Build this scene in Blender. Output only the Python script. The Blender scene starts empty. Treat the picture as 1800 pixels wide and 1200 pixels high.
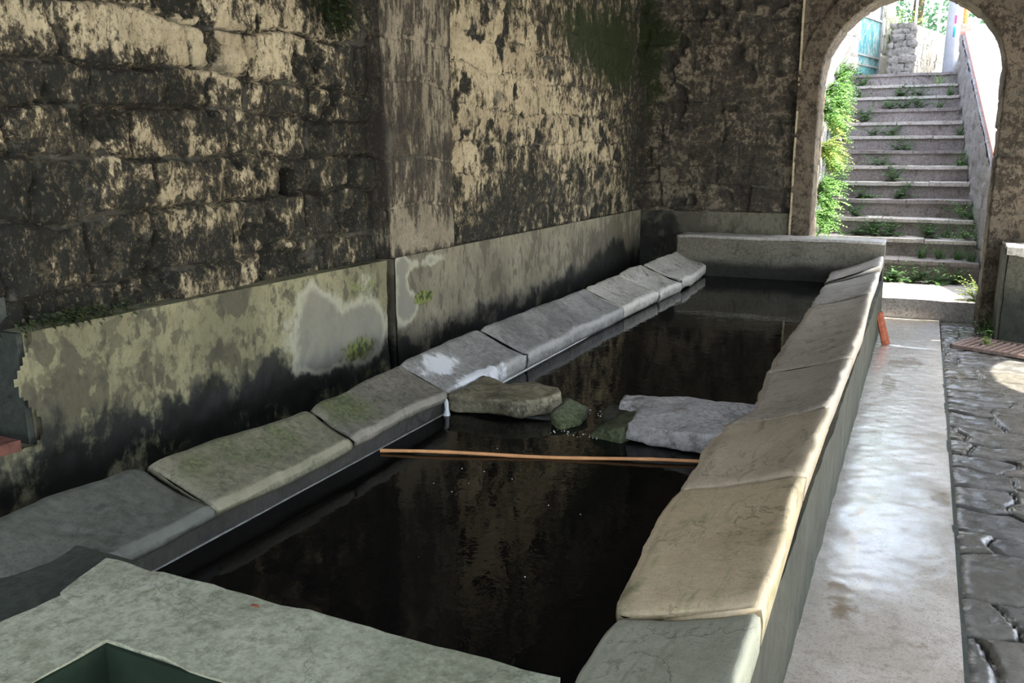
import bpy, bmesh, math, random
import numpy as np
from mathutils import Vector, Matrix
random.seed(5)
S = bpy.context.scene
COL = S.collection
# ------------------------------------------------------------------ camera
def make_camera():
    yaw, pit, rol = .4387, .2134, -.0029
    cy, sy, cp, sp = math.cos(yaw), math.sin(yaw), math.cos(pit), math.sin(pit)
    fw = Vector((-sy*cp, cy*cp, -sp)); rt = Vector((cy, sy, 0)); up = rt.cross(fw)
    cr, sr = math.cos(rol), math.sin(rol)
    r2 = rt*cr + up*sr; u2 = -rt*sr + up*cr
    cam = bpy.data.cameras.new('camera'); cam.sensor_width = 36; cam.lens = 1523/1800*36
    cam.clip_start = .05; cam.clip_end = 300
    o = bpy.data.objects.new('camera', cam); COL.objects.link(o)
    m = Matrix((( r2.x, u2.x, -fw.x, 0), (r2.y, u2.y, -fw.y, 0), (r2.z, u2.z, -fw.z, 1.7), (0, 0, 0, 1)))
    o.matrix_world = m
    S.camera = o
make_camera()
# ------------------------------------------------------------------ world, sun, exposure
W = bpy.data.worlds.new('sky'); S.world = W; W.use_nodes = True
nt = W.node_tree; nt.nodes.clear()
sky = nt.nodes.new('ShaderNodeTexSky'); sky.sky_type = 'NISHITA'; sky.sun_disc = False
sky.sun_elevation = math.radians(57); sky.sun_rotation = math.radians(83); sky.air_density = 1.0; sky.dust_density = 2.0
bg = nt.nodes.new('ShaderNodeBackground'); bg.inputs['Strength'].default_value = .42
wo = nt.nodes.new('ShaderNodeOutputWorld')
hs = nt.nodes.new('ShaderNodeHueSaturation'); hs.inputs['Saturation'].default_value = .62
nt.links.new(sky.outputs[0], hs.inputs['Color']); nt.links.new(hs.outputs[0], bg.inputs[0]); nt.links.new(bg.outputs[0], wo.inputs[0])
sun = bpy.data.lights.new('sun', 'SUN'); sun.energy = 7.5; sun.angle = .009; sun.color = (1, .95, .86)
so = bpy.data.objects.new('sun', sun); COL.objects.link(so)
sd = Vector((1, .12, 1.61)).normalized()
so.rotation_euler = sd.to_track_quat('Z', 'Y').to_euler()
S.view_settings.view_transform = 'Standard'; S.view_settings.look = 'None'
S.view_settings.exposure = 1.9; S.view_settings.gamma = 1; S.view_settings.use_curve_mapping = False

# ------------------------------------------------------------------ helpers: tags and meshes
def tag(o, label=None, cat=None, group=None, kind=None):
    if label: o['label'] = label
    if cat: o['category'] = cat
    if group: o['group'] = group
    if kind: o['kind'] = kind
    return o
def link(name, me, mat=None, parent=None, smooth=False):
    o = bpy.data.objects.new(name, me); COL.objects.link(o)
    if mat: me.materials.append(mat)
    if parent: o.parent = parent
    if smooth: me.polygons.foreach_set('use_smooth', [True]*len(me.polygons))
    return o
def empty(name, loc=(0, 0, 0), rz=0):
    o = bpy.data.objects.new(name, None); COL.objects.link(o); o.location = loc; o.rotation_euler.z = rz
    o.empty_display_size = .1
    return o
def child(o, parent):
    """keep o's world-space mesh where it is under a thing whose Empty stands at its base"""
    o.parent = parent
    o.matrix_parent_inverse = Matrix.Translation(-Vector(parent.location)) if parent.rotation_euler.z == 0 else (Matrix.Translation(parent.location) @ Matrix.Rotation(parent.rotation_euler.z, 4, 'Z')).inverted()
    return o
def sheet(name, P, mat, parent=None, attrs=None, smooth=True, mask=None, flip=False, closed_v=False):
    """a surface through the grid of points P[nu,nv,3]"""
    nu, nv = P.shape[:2]
    idx = np.arange(nu*nv).reshape(nu, nv)
    if closed_v:
        idx = np.concatenate([idx, idx[:, :1]], 1)
    a, b, c, d = idx[:-1, :-1], idx[1:, :-1], idx[1:, 1:], idx[:-1, 1:]
    F = np.stack([a, b, c, d], -1)
    if flip: F = F[..., ::-1]
    F = F[mask] if mask is not None else F.reshape(-1, 4)
    me = bpy.data.meshes.new(name)
    me.vertices.add(nu*nv); me.vertices.foreach_set('co', P.reshape(-1).astype(np.float32))
    n = len(F)
    me.loops.add(n*4); me.loops.foreach_set('vertex_index', F.reshape(-1).astype(np.int32))
    me.polygons.add(n); me.polygons.foreach_set('loop_start', np.arange(0, n*4, 4, dtype=np.int32))
    me.update(calc_edges=True)
    for k, v in (attrs or {}).items():
        at = me.attributes.new(k, 'FLOAT', 'POINT'); at.data.foreach_set('value', v.reshape(-1).astype(np.float32))
    o = link(name, me, mat, parent, smooth)
    return o
def from_bm(name, bm, mat, parent=None, smooth=False, rough=0, seed=0, sc=6, soft=0):
    me = bpy.data.meshes.new(name)
    bmesh.ops.recalc_face_normals(bm, faces=bm.faces)
    for _ in range(soft): bmesh.ops.smooth_vert(bm, verts=bm.verts, factor=.5, use_axis_x=True, use_axis_y=True, use_axis_z=True)
    if smooth and not soft:
        bm.normal_update()
        for e in bm.edges:
            if len(e.link_faces) == 2 and e.calc_face_angle(0) > .7: e.smooth = False
    if rough:
        co = np.array([v.co[:] for v in bm.verts])
        for k in range(3):
            off = (fbm(co*sc+17.3*k+seed*3.1, 4)-.5)*2*rough
            for v, f in zip(bm.verts, off): v.co[k] += f
    bm.to_mesh(me); bm.free()
    return link(name, me, mat, parent, smooth)
def box_bm(x0, x1, y0, y1, z0, z1, cut=0, bm=None, bev=0):
    own = bm is None
    if own: bm = bmesh.new()
    r = bmesh.ops.create_cube(bm, size=1)
    for v in r['verts']:
        v.co = Vector(((x0+x1)/2+v.co.x*(x1-x0), (y0+y1)/2+v.co.y*(y1-y0), (z0+z1)/2+v.co.z*(z1-z0)))
    if bev: bmesh.ops.bevel(bm, geom=list({e for v in r['verts'] for e in v.link_edges}), offset=bev, segments=2, affect='EDGES')
    if cut: fine(bm, cut)
    return bm
def fine(bm, size):
    """slice the solid by evenly spaced planes along x, y and z"""
    for ax in range(3):
        c = [v.co[ax] for v in bm.verts]; a, b = min(c), max(c); n = int((b-a)/size)
        no = Vector([1 if k == ax else 0 for k in range(3)])
        for i in range(1, n+1):
            if n: bmesh.ops.bisect_plane(bm, geom=bm.verts[:]+bm.edges[:]+bm.faces[:], plane_co=no*(a+(b-a)*i/(n+1)), plane_no=no, dist=1e-5)
    return bm
def prism_bm(pts, lo, hi, axis=2):
    """polygon pts extruded along an axis from lo to hi"""
    bm = bmesh.new()
    def mk(p, h):
        c = list(p); c.insert(axis, h); return bm.verts.new(c)
    A = [mk(p, lo) for p in pts]; B = [mk(p, hi) for p in pts]
    n = len(pts)
    bm.faces.new(A[::-1]); bm.faces.new(B)
    for i in range(n): bm.faces.new((A[i], A[(i+1) % n], B[(i+1) % n], B[i]))
    return bm
def tube_bm(pts, rad, seg=10, bm=None, caps=True):
    if bm is None: bm = bmesh.new()
    rings = []
    rad = rad if isinstance(rad, (list, tuple)) else [rad]*len(pts)
    pts = [Vector(p) for p in pts]
    for i, p in enumerate(pts):
        d = (pts[min(i+1, len(pts)-1)]-pts[max(i-1, 0)]).normalized()
        a = d.orthogonal().normalized() if i == 0 else (a - d*a.dot(d)).normalized()
        b = d.cross(a)
        rings.append([bm.verts.new(p+(a*math.cos(t)+b*math.sin(t))*rad[i]) for t in [2*math.pi*k/seg for k in range(seg)]])
    for A, B in zip(rings, rings[1:]):
        for k in range(seg): bm.faces.new((A[k], A[(k+1) % seg], B[(k+1) % seg], B[k]))
    if caps: bm.faces.new(rings[0][::-1]); bm.faces.new(rings[-1])
    return bm
# ------------------------------------------------------------------ helpers: noise in numpy
def _h(i, j, k):
    n = (i*73856093) ^ (j*19349663) ^ (k*83492791)
    n = (n ^ (n >> 13))*1274126177 & 0x7fffffff
    return ((n ^ (n >> 16)) & 0xffff)/65535.
def vnoise(p):
    f = np.floor(p).astype(np.int64); t = p-f; t = t*t*(3-2*t)
    i, j, k = f[..., 0], f[..., 1], f[..., 2]
    tx, ty, tz = t[..., 0], t[..., 1], t[..., 2]
    def L(a, b, w): return a+(b-a)*w
    return L(L(L(_h(i, j, k), _h(i+1, j, k), tx), L(_h(i, j+1, k), _h(i+1, j+1, k), tx), ty),
             L(L(_h(i, j, k+1), _h(i+1, j, k+1), tx), L(_h(i, j+1, k+1), _h(i+1, j+1, k+1), tx), ty), tz)
def fbm(p, o=4):
    s = 0; a = 1; t = 0
    for q in range(o):
        s = s+a*vnoise(p+q*11.7); t += a; a *= .5; p = p*2.03
    return s/t
def P3(a, b, c=0.): return np.stack([a, b, np.zeros_like(a)+c], -1)
def grid(u0, u1, v0, v1, st):
    return np.meshgrid(np.linspace(u0, u1, max(2, int((u1-u0)/st)+1)), np.linspace(v0, v1, max(2, int((v1-v0)/st)+1)), indexing='ij')
def blobs(A, B, L):
    s = np.zeros_like(A)
    for a, b, ra, rb, w in L:
        s += w*np.exp(-(((A-a)/ra)**2+((B-b)/rb)**2)*.6)
    return s
def masonry(u, v, course, width, seed, warp=.035, jw=.012):
    """rows of uneven squared stones: (1 in a joint, one random number per stone, distance to the joint)"""
    uu = u+(fbm(P3(u*3, v*3, seed), 3)-.5)*warp*2
    vv = v+(fbm(P3(u*2.2, v*3, seed+9), 3)-.5)*warp*2
    rs = np.random.RandomState(seed)
    hs = np.cumsum(course*(.75+.5*rs.rand(80)))+v.min()-.4
    r = np.searchsorted(hs, vv.ravel()).reshape(v.shape)
    dv = np.minimum(vv-hs[np.maximum(r-1, 0)], hs[np.minimum(r, 79)]-vv)
    d = np.abs(dv); rnd = np.zeros_like(u)
    for k in np.unique(r):
        m = r == k
        ws = np.cumsum(width*(.6+.8*rs.rand(200)))+u.min()-width*2
        c = np.searchsorted(ws, uu[m]); du = np.minimum(uu[m]-ws[np.maximum(c-1, 0)], ws[np.minimum(c, 199)]-uu[m])
        d[m] = np.minimum(d[m], np.abs(du)); rnd[m] = _h(c+seed, r[m]*7, c*0+3)
    return np.exp(-(d/jw)**2), rnd, d

# ------------------------------------------------------------------ helpers: materials
class N:
    def __init__(s, name):
        s.m = bpy.data.materials.new(name); s.m.use_nodes = True; s.t = s.m.node_tree; s.t.nodes.clear()
        s.out = s.t.nodes.new('ShaderNodeOutputMaterial'); s.p = s.t.nodes.new('ShaderNodeBsdfPrincipled')
        s.t.links.new(s.p.outputs[0], s.out.inputs[0])
        s.co = s.t.nodes.new('ShaderNodeTexCoord').outputs['Object']
    def put(s, sock, v):
        if isinstance(v, bpy.types.NodeSocket): s.t.links.new(v, sock)
        elif v is not None:
            sock.default_value = (*v, 1) if isinstance(v, tuple) and len(v) == 3 and sock.type == 'RGBA' else v
    def map(s, sc=(1, 1, 1), loc=(0, 0, 0)):
        n = s.t.nodes.new('ShaderNodeMapping'); s.put(n.inputs[0], s.co); n.inputs['Scale'].default_value = sc; n.inputs['Location'].default_value = loc
        return n.outputs[0]
    def noise(s, scale, detail=4, rough=.6, sc=None, dist=0, loc=(0, 0, 0)):
        n = s.t.nodes.new('ShaderNodeTexNoise'); s.put(n.inputs['Vector'], s.map(sc or (1, 1, 1), loc))
        n.inputs['Scale'].default_value = scale; n.inputs['Detail'].default_value = detail; n.inputs['Roughness'].default_value = rough; n.inputs['Distortion'].default_value = dist
        return n.outputs['Fac']
    def vor(s, scale, feature='F1', sc=None, out='Distance'):
        n = s.t.nodes.new('ShaderNodeTexVoronoi'); n.feature = feature; s.put(n.inputs['Vector'], s.map(sc or (1, 1, 1))); n.inputs['Scale'].default_value = scale
        return n.outputs[out]
    def math(s, op, a, b=None, c=None, clamp=False):
        n = s.t.nodes.new('ShaderNodeMath'); n.operation = op; n.use_clamp = clamp
        s.put(n.inputs[0], a); s.put(n.inputs[1], b)
        if c is not None: s.put(n.inputs[2], c)
        return n.outputs[0]
    def add(s, *a):
        r = a[0]
        for b in a[1:]: r = s.math('ADD', r, b)
        return r
    def mul(s, a, b): return s.math('MULTIPLY', a, b)
    def step(s, v, a, b, lo=0., hi=1.):
        n = s.t.nodes.new('ShaderNodeMapRange'); n.interpolation_type = 'SMOOTHSTEP'
        s.put(n.inputs[0], v); n.inputs[1].default_value = a; n.inputs[2].default_value = b; n.inputs[3].default_value = lo; n.inputs[4].default_value = hi
        return n.outputs[0]
    def ramp(s, v, stops):
        n = s.t.nodes.new('ShaderNodeValToRGB'); s.put(n.inputs[0], v); e = n.color_ramp.elements
        while len(e) < len(stops): e.new(.5)
        for q, (p, c) in zip(e, stops): q.position = p; q.color = (*c, 1)
        return n.outputs[0]
    def mix(s, f, a, b, mode='MIX'):
        n = s.t.nodes.new('ShaderNodeMix'); n.data_type = 'RGBA'; n.blend_type = mode
        s.put(n.inputs[0], f); s.put(n.inputs[6], a); s.put(n.inputs[7], b)
        return n.outputs[2]
    def attr(s, name):
        n = s.t.nodes.new('ShaderNodeAttribute'); n.attribute_name = name; return n.outputs['Fac']
    def sep(s):
        n = s.t.nodes.new('ShaderNodeSeparateXYZ'); s.put(n.inputs[0], s.co); return n.outputs
    def bump(s, h, st=.4, dist=.01):
        n = s.t.nodes.new('ShaderNodeBump'); s.put(n.inputs['Height'], h); n.inputs['Strength'].default_value = st; n.inputs['Distance'].default_value = dist
        s.t.links.new(n.outputs[0], s.p.inputs['Normal'])
    def done(s, col, rough=.8, spec=.3):
        s.put(s.p.inputs['Base Color'], col); s.put(s.p.inputs['Roughness'], rough); s.put(s.p.inputs['Specular IOR Level'], spec)
        return s.m
def plain(name, col, rough=.7, metal=0, var=.25, sc=20, spec=.3):
    n = N(name); v = n.noise(sc, 5, .6)
    c = n.mix(n.step(v, .3, .7), tuple(x*(1-var) for x in col), tuple(min(1, x*(1+var)) for x in col))
    n.p.inputs['Metallic'].default_value = metal
    n.bump(v, .3, .004)
    return n.done(c, rough, spec)
def crusted(name, light, tan2, mid, black, vs=.62, cut=0., soft=.07, mossc=(.02, .028, .009), greyc=(.13, .125, .10), amp=1.):
    """old limewashed masonry eaten by black mould in vertical crusts"""
    n = N(name)
    big = n.noise(1.5, 4, .55); mid_ = n.noise(8, 12, .74, (1, 1, vs+.25), .25); st = n.noise(30, 7, .75, (1, 1, vs*.8)); fi = n.noise(95, 4, .7, (1, 1, .6))
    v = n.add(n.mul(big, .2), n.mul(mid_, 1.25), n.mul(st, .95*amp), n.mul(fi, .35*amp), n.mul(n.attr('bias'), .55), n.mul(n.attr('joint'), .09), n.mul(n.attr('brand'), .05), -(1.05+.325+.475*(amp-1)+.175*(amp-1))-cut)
    tone = n.mix(n.step(n.noise(3.2, 6, .6, loc=(5, 2, 1)), .38, .62), light, tan2)
    sp = n.noise(48, 8, .8, (1, 1, .7), loc=(1, 8, 2))
    tone = n.mix(n.mul(n.step(sp, .50, .62), .75), tone, mid)
    c = n.mix(n.step(v, -.13, .0), tone, mid)
    c = n.mix(n.step(v, -.02, soft+.03), c, black)
    c = n.mix(n.mul(n.step(sp, .44, .36), .5), c, tan2)
    c = n.mix(n.mul(n.step(n.noise(17, 9, .75, loc=(4, 4, 8)), .55, .62), .4), c, mid)
    g = n.step(n.add(n.noise(3.1, 8, .65, loc=(9, 9, 3)), n.mul(n.attr('joint'), .16)), .60, .68)
    c = n.mix(n.mul(g, .65), c, n.mix(n.step(st, .4, .6), greyc, tuple(x*.6 for x in greyc)))
    mm = n.step(n.add(n.attr('moss'), n.mul(n.noise(7, 9, .72), 1.8), n.mul(n.noise(60, 4, .7), .6)), 1.65, 2.2)
    c = n.mix(mm, c, n.mix(n.noise(70, 4, .7), tuple(x*.35 for x in mossc), tuple(x*1.9 for x in mossc)))
    n.bump(n.add(n.mul(st, .6), n.mul(fi, .5), n.mul(n.step(v, -.03, .05), -.5), n.mul(mid_, .8)), .9, .018)
    return n.done(c, .85, .25)
def plastered(name, light, mid, spot, wet, low=(.35, .75), vs=.8, spots=.0):
    """lime plaster with roundish mould blotches, pale lime bloom, damp at its foot"""
    n = N(name); z = n.sep()[2]
    a = n.noise(1.8, 6, .6, loc=(3, 1, 7)); b = n.noise(10, 3, .45, (1, 1, vs), .5); b2 = n.noise(22, 2, .4, (1, 1, vs*.8), .3); st = n.noise(26, 6, .7, (1, 1, .25)); fi = n.noise(110, 5, .7)
    c = n.mix(n.step(a, .36, .62), light, mid)
    c = n.mix(n.mul(n.step(st, .5, .68), .5), c, tuple(x*.6 for x in mid))
    c = n.mix(n.mul(n.step(fi, .5, .75), .4), c, tuple(x*.5 for x in mid))
    bl = n.add(b, n.mul(b2, .32), n.mul(a, .45), n.mul(n.attr('bias'), .38))
    bl = n.add(bl, n.mul(fi, .10), n.mul(st, .12), -.11)
    c = n.mix(n.mul(n.step(bl, .965-spots, 1.03-spots), .68), c, spot)
    b3 = n.add(n.noise(15, 8, .62, (1, 1, vs), .3, (6, 2, 9)), n.mul(n.attr('bias'), .15)); c = n.mix(n.mul(n.step(b3, .53, .62), .55), c, spot)
    c = n.mix(n.mul(n.step(n.noise(40, 7, .8, (1, 1, .6)), .5, .62), .35), c, spot)
    w = n.add(n.step(z, low[0], low[1], .42, 0), n.mul(st, .25), n.mul(n.noise(4.5, 6, .65), .9), n.mul(n.attr('bias'), .3))
    c = n.mix(n.step(w, .82, .98), c, wet)
    pl = n.add(n.attr('pale'), n.mul(n.noise(6, 9, .7, (1, 1, .7)), 1.3), n.mul(st, .35))
    c = n.mix(n.mul(n.step(pl, 1.15, 1.42), .85), c, n.mix(n.step(n.add(pl, 0), 1.35, 1.7), (.36, .355, .27), (.20, .195, .16)))
    mm = n.add(n.attr('moss'), n.mul(n.noise(12, 8, .7), 1.1))
    c = n.mix(n.step(mm, 1.0, 1.35), c, n.mix(n.step(n.noise(30, 4, .6), .4, .6), (.035, .045, .012), (.16, .19, .05)))
    n.bump(n.add(n.mul(b, .6), n.mul(fi, .35), n.mul(st, .3)), .6, .012)
    return n.done(c, n.step(w, .75, .95, .8, .5), .3)
def stone(name, a, b, dirt, moss=0., streak=None, rough=(.5, .8), bs=.5, pits=0., damp=None, crack=.45, grain=1.):
    """worn stone of the wash slabs"""
    n = N(name)
    l = n.noise(2.6, 6, .6); m = n.noise(11, 7, .65, streak or (1, 1, 1), .6); fi = n.noise(90, 5, .7)
    c = n.mix(n.step(n.add(n.mul(l, .7), n.mul(m, .4)), .42, .66), a, b)
    c = n.mix(n.mul(n.step(m, .54, .66), .65), c, dirt)
    c = n.mix(n.mul(n.step(fi, .5, .72), .35), c, tuple(x*.55 for x in dirt))
    cr = n.math('ABSOLUTE', n.math('SUBTRACT', n.noise(2.3, 9, .62, loc=(8, 1, 4), dist=.5), .5))
    c = n.mix(n.mul(n.step(cr, .006, .001), crack), c, tuple(x*.35 for x in dirt))
    g2 = n.noise(38, 8, .78, loc=(3, 9, 9)); c = n.mix(n.mul(n.step(g2, .46, .62), .45*grain), c, tuple(x*.7 for x in dirt)); c = n.mix(n.mul(n.step(g2, .5, .36), .35*grain), c, tuple(min(1, x*1.3) for x in b))
    c = n.mix(n.mul(n.step(n.attr('edge'), .2, .9), .6), c, tuple(min(1, x*1.35) for x in b))
    c = n.mix(n.step(n.add(n.attr('bias'), n.mul(m, .6)), .8, 1.05), c, tuple(x*.3 for x in dirt))
    c = n.mix(n.step(n.add(n.attr('pale'), n.mul(m, .8), n.mul(fi, .15)), .95, 1.1), c, (.56, .57, .58))
    mm = n.add(n.noise(3.3, 7, .65, loc=(2, 7, 1)), n.attr('moss'), moss)
    c = n.mix(n.mul(n.step(mm, .6, .85), .85), c, n.mix(n.step(n.noise(55, 7, .75), .38, .62), (.03, .042, .015), (.13, .155, .06)))
    if damp:
        zz = n.add(n.sep()[2], n.mul(n.add(n.noise(4, 7, .7), -.5), damp[3])); c = n.mix(n.mul(n.step(zz, damp[0], damp[1], 1, 0), .93), c, damp[2])
    if pits:
        pv = n.vor(16); c = n.mix(n.step(n.add(pv, n.mul(n.noise(5, 2), .3)), .17, .2, pits, 0), c, (.012, .012, .012))
    n.bump(n.add(n.mul(m, .7), n.mul(fi, .4), n.mul(g2, .6), n.mul(n.step(cr, .006, .001), -.4)), bs*1.3, .010)
    return n.done(c, n.step(m, .35, .65, rough[0], rough[1]), .4)
# ================================================================== materials
M_UP = crusted('crusted_masonry', (.50, .43, .28), (.36, .30, .19), (.15, .125, .08), (.018, .018, .014))
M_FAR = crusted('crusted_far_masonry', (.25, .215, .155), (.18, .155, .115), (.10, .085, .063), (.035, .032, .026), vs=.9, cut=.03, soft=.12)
M_BUT = crusted('streaked_pillar_stone', (.30, .262, .185), (.215, .187, .132), (.11, .095, .068), (.035, .03, .024), vs=.25, cut=.05, soft=.12, amp=1.2)
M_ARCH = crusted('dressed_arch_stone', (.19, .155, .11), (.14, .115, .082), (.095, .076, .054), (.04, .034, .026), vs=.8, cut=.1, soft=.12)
M_LITEDGE = plain('painted_lit_edge', (.42, .36, .24), .8)
M_PL = plastered('spotted_plaster', (.27, .255, .15), (.165, .155, .09), (.05, .047, .034), (.012, .013, .010), (.45, 1.05))
M_PR = plastered('blotched_plaster', (.22, .20, .14), (.14, .125, .088), (.075, .065, .046), (.014, .014, .011), (.4, .95), vs=.5, spots=.02)
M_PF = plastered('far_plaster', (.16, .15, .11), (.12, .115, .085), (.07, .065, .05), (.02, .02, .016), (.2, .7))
M_CEIL = crusted('vault_stone', (.25, .22, .17), (.2, .17, .13), (.1, .09, .07), (.03, .028, .024))
M_RW = crusted('plain_wall_stone', (.30, .27, .2), (.22, .2, .15), (.12, .1, .08), (.03, .03, .025), cut=.05)
M_R = [stone('slab_grey_green', (.34, .34, .24), (.42, .42, .31), (.21, .215, .14), .0, (1.4, .35, 1), grain=.4),
       stone('slab_tan_green', (.56, .43, .25), (.64, .51, .32), (.36, .33, .15), .05, (1.6, .3, 1), grain=.4),
       stone('slab_tan', (.48, .39, .26), (.57, .47, .32), (.28, .22, .14), -.1, (1.4, .35, 1), grain=.4),
       stone('slab_brown_grey', (.44, .37, .28), (.54, .47, .37), (.27, .22, .16), -.2, (1.2, .5, 1), grain=.5),
       stone('slab_pale_grey', (.46, .41, .34), (.57, .52, .45), (.26, .23, .19), -.2)]
M_L = [stone('slab_slate', (.068, .072, .060), (.098, .102, .085), (.04, .045, .034), -.04, None, (.4, .65), .4, .9),
       stone('slab_olive', (.15, .14, .095), (.20, .185, .125), (.06, .065, .035), .06, None, (.45, .7), .5, .35),
       stone('slab_mossy', (.13, .12, .095), (.20, .18, .145), (.055, .055, .035), .03, None, (.45, .7)),
       stone('slab_limed', (.15, .143, .132), (.27, .262, .245), (.10, .095, .085), -.15, (.6, 1, 1), (.45, .7)),
       stone('slab_bleached', (.30, .28, .235), (.40, .38, .33), (.12, .11, .095), -.15, (.5, 1, 1))]
M_CON = stone('green_concrete', (.24, .25, .165), (.36, .365, .27), (.14, .15, .085), -.02, None, (.6, .85), .35)
M_DARKCON = stone('wet_concrete_and_shade', (.03, .036, .03), (.05, .058, .047), (.02, .024, .018), -.1, None, (.4, .6), .3)  # also serves as painted shade in the niche and under the grate
M_END = stone('end_wall_concrete', (.15, .138, .105), (.21, .195, .155), (.08, .07, .05), -.12, None, (.6, .85), .4, damp=(.55, .66, (.012, .012, .009), .12))
M_OUT = stone('trough_side_concrete', (.034, .035, .022), (.055, .055, .035), (.026, .028, .015), -.02, (1, 1, .3), (.6, .8), .4, damp=(-.02, .22, (.018, .022, .010), .35))
M_INN = stone('trough_inner_stone', (.022, .021, .017), (.045, .043, .035), (.010, .010, .008), -.2, (1, 1, .3), (.4, .6), .5)
M_INNW = stone('trough_inner_limed', (.15, .16, .17), (.24, .26, .28), (.07, .07, .07), -.3, (1, 1, .3), (.4, .6), .5)
M_STEP = stone('step_stone', (.19, .165, .155), (.26, .235, .225), (.085, .065, .055), -.06, (1, 1, .5), (.7, .9), .6)
M_SLAB = stone('landing_stone', (.38, .35, .32), (.48, .45, .42), (.17, .14, .11), -.1, None, (.6, .85), .4)
M_CAP = stone('painted_glare_cap', (.42, .40, .37), (.52, .50, .47), (.25, .22, .19), -.2, None, (.3, .5), .3)
M_SCALE = plain('lime_scale', (.3, .3, .28), .6)
M_ALGAE = plain('algae_lining', (.013, .022, .014), .6, 0, .3, 6, .1)
M_BLK = stone('mossy_block', (.05, .048, .03), (.08, .076, .05), (.018, .02, .01), .06, None, (.7, .9), .6, damp=(.35, .6, (.008, .010, .005), .3))
M_GRAN = stone('rubble_wall', (.20, .19, .19), (.27, .26, .26), (.10, .09, .085), -.1, (1, 1, .3), (.8, .9), .7)
M_WHITE = stone('bleached_masonry', (.42, .39, .33), (.5, .47, .4), (.22, .19, .15), -.25, None, (.8, .9), .5)
M_PIER = stone('rubble_pier_stone', (.16, .15, .135), (.26, .24, .22), (.07, .06, .055), -.05, None, (.8, .9), .8)
M_PINK = plain('pink_coping', (.55, .27, .21), .8)
M_RAMP = plain('pale_ramp_concrete', (.62, .60, .56), .8, 0, .08, 5)
M_BRICK = plain('terracotta', (.24, .065, .03), .8, 0, .3, 30)
M_DBRICK = plain('old_brick', (.13, .055, .04), .8, 0, .35, 25)
M_CANE = plain('cane', (.62, .30, .12), .5, 0, .15, 12)
M_IRON = plain('rusty_iron', (.24, .17, .14), .5, .2, .3, 40)
M_POLE = plain('galvanised_pole', (.26, .27, .30), .5, .2, .08, 8)
M_MAG = plain('magenta_sticker', (.7, .05, .15), .5); M_TEAL = plain('teal_sticker', (.02, .22, .22), .5)
M_ORANGE = plain('orange_post', (.62, .22, .07), .6); M_WPAINT = plain('white_paint', (.7, .7, .68), .6, 0, .05)
M_WOODG = plain('grey_boards', (.25, .26, .25), .8, 0, .2, 15)
M_BARK = plain('bark', (.12, .09, .06), .9)
def leafmat(name, a, b):
    n = N(name); n.put(n.p.inputs['Transmission Weight'], 0.); v = n.noise(30, 2)
    c = n.mix(n.step(v, .35, .65), a, b); n.done(c, .55, .3)
    tr = n.t.nodes.new('ShaderNodeBsdfTranslucent'); n.put(tr.inputs[0], c)
    mx = n.t.nodes.new('ShaderNodeMixShader'); mx.inputs[0].default_value = .35
    n.t.links.new(n.p.outputs[0], mx.inputs[1]); n.t.links.new(tr.outputs[0], mx.inputs[2]); n.t.links.new(mx.outputs[0], n.out.inputs[0])
    return n.m
M_LEAF = leafmat('fern_green', (.10, .22, .05), (.20, .38, .10)); M_LEAFD = leafmat('weed_green', (.04, .10, .03), (.10, .20, .06))
M_LEAFY = leafmat('yellow_green', (.28, .38, .08), (.42, .50, .14)); M_TREE = leafmat('tree_green', (.07, .17, .09), (.16, .30, .16))
def doormat():
    n = N('flaking_turquoise_paint'); a = n.noise(7, 8, .7, (1, 1, .5))
    c = n.mix(n.step(a, .45, .55), (.05, .19, .22), (.12, .28, .28)); c = n.mix(n.step(n.noise(14, 7, .7, (1, 1, .6), loc=(3, 3, 3)), .52, .6), c, (.35, .36, .32))
    n.bump(a, .4, .01); return n.done(c, .6)
M_DOOR = doormat()
def watermat():
    n = N('dark_trough_water'); rp = n.add(n.noise(9, 3, .5, (1, 1, 1), .6), n.mul(n.noise(40, 2, .5), .12))
    n.bump(rp, .05, .02); n.p.inputs['IOR'].default_value = 1.18
    return n.done((.005, .0046, .004), .03, .5)
M_WATER = watermat()
M_GWATER = plain('green_still_water', (.014, .028, .018), .25, 0, .2, 3, .12)
M_FOAM = plain('bubbles', (.6, .62, .62), .3)
def walkmat():
    n = N('wet_walkway_concrete'); x, y, z = n.sep()
    l = n.noise(2.2, 6, .62, loc=(4, 0, 0)); m = n.noise(14, 7, .65); fi = n.noise(120, 4, .7)
    c = n.mix(n.step(l, .4, .6), (.38, .34, .28), (.50, .46, .40)); c = n.mix(n.mul(n.step(m, .5, .7), .4), c, (.15, .12, .08))
    c = n.mix(n.mul(n.step(fi, .50, .70), .6), c, (.09, .075, .06)); c = n.mix(n.mul(n.step(n.noise(45, 7, .75), .52, .62), .4), c, (.16, .13, .10))
    c = n.mix(n.step(n.add(n.noise(3, 5, .6, loc=(7, 3, 0)), n.mul(n.attr('bias'), .4)), .66, .74), c, (.17, .12, .065))
    wet = n.add(n.mul(l, .45), n.mul(m, .5), n.attr('wet'))
    n.bump(n.add(n.mul(m, .35), n.mul(fi, .5), n.mul(l, .6)), .32, .010)
    n.put(n.p.inputs['Coat Weight'], n.step(wet, .45, .8)); n.p.inputs['Coat Roughness'].default_value = .2; n.p.inputs['Coat IOR'].default_value = 2.0
    return n.done(c, n.step(wet, .45, 1.0, .5, .2), .5)
M_WALK = walkmat()
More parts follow.
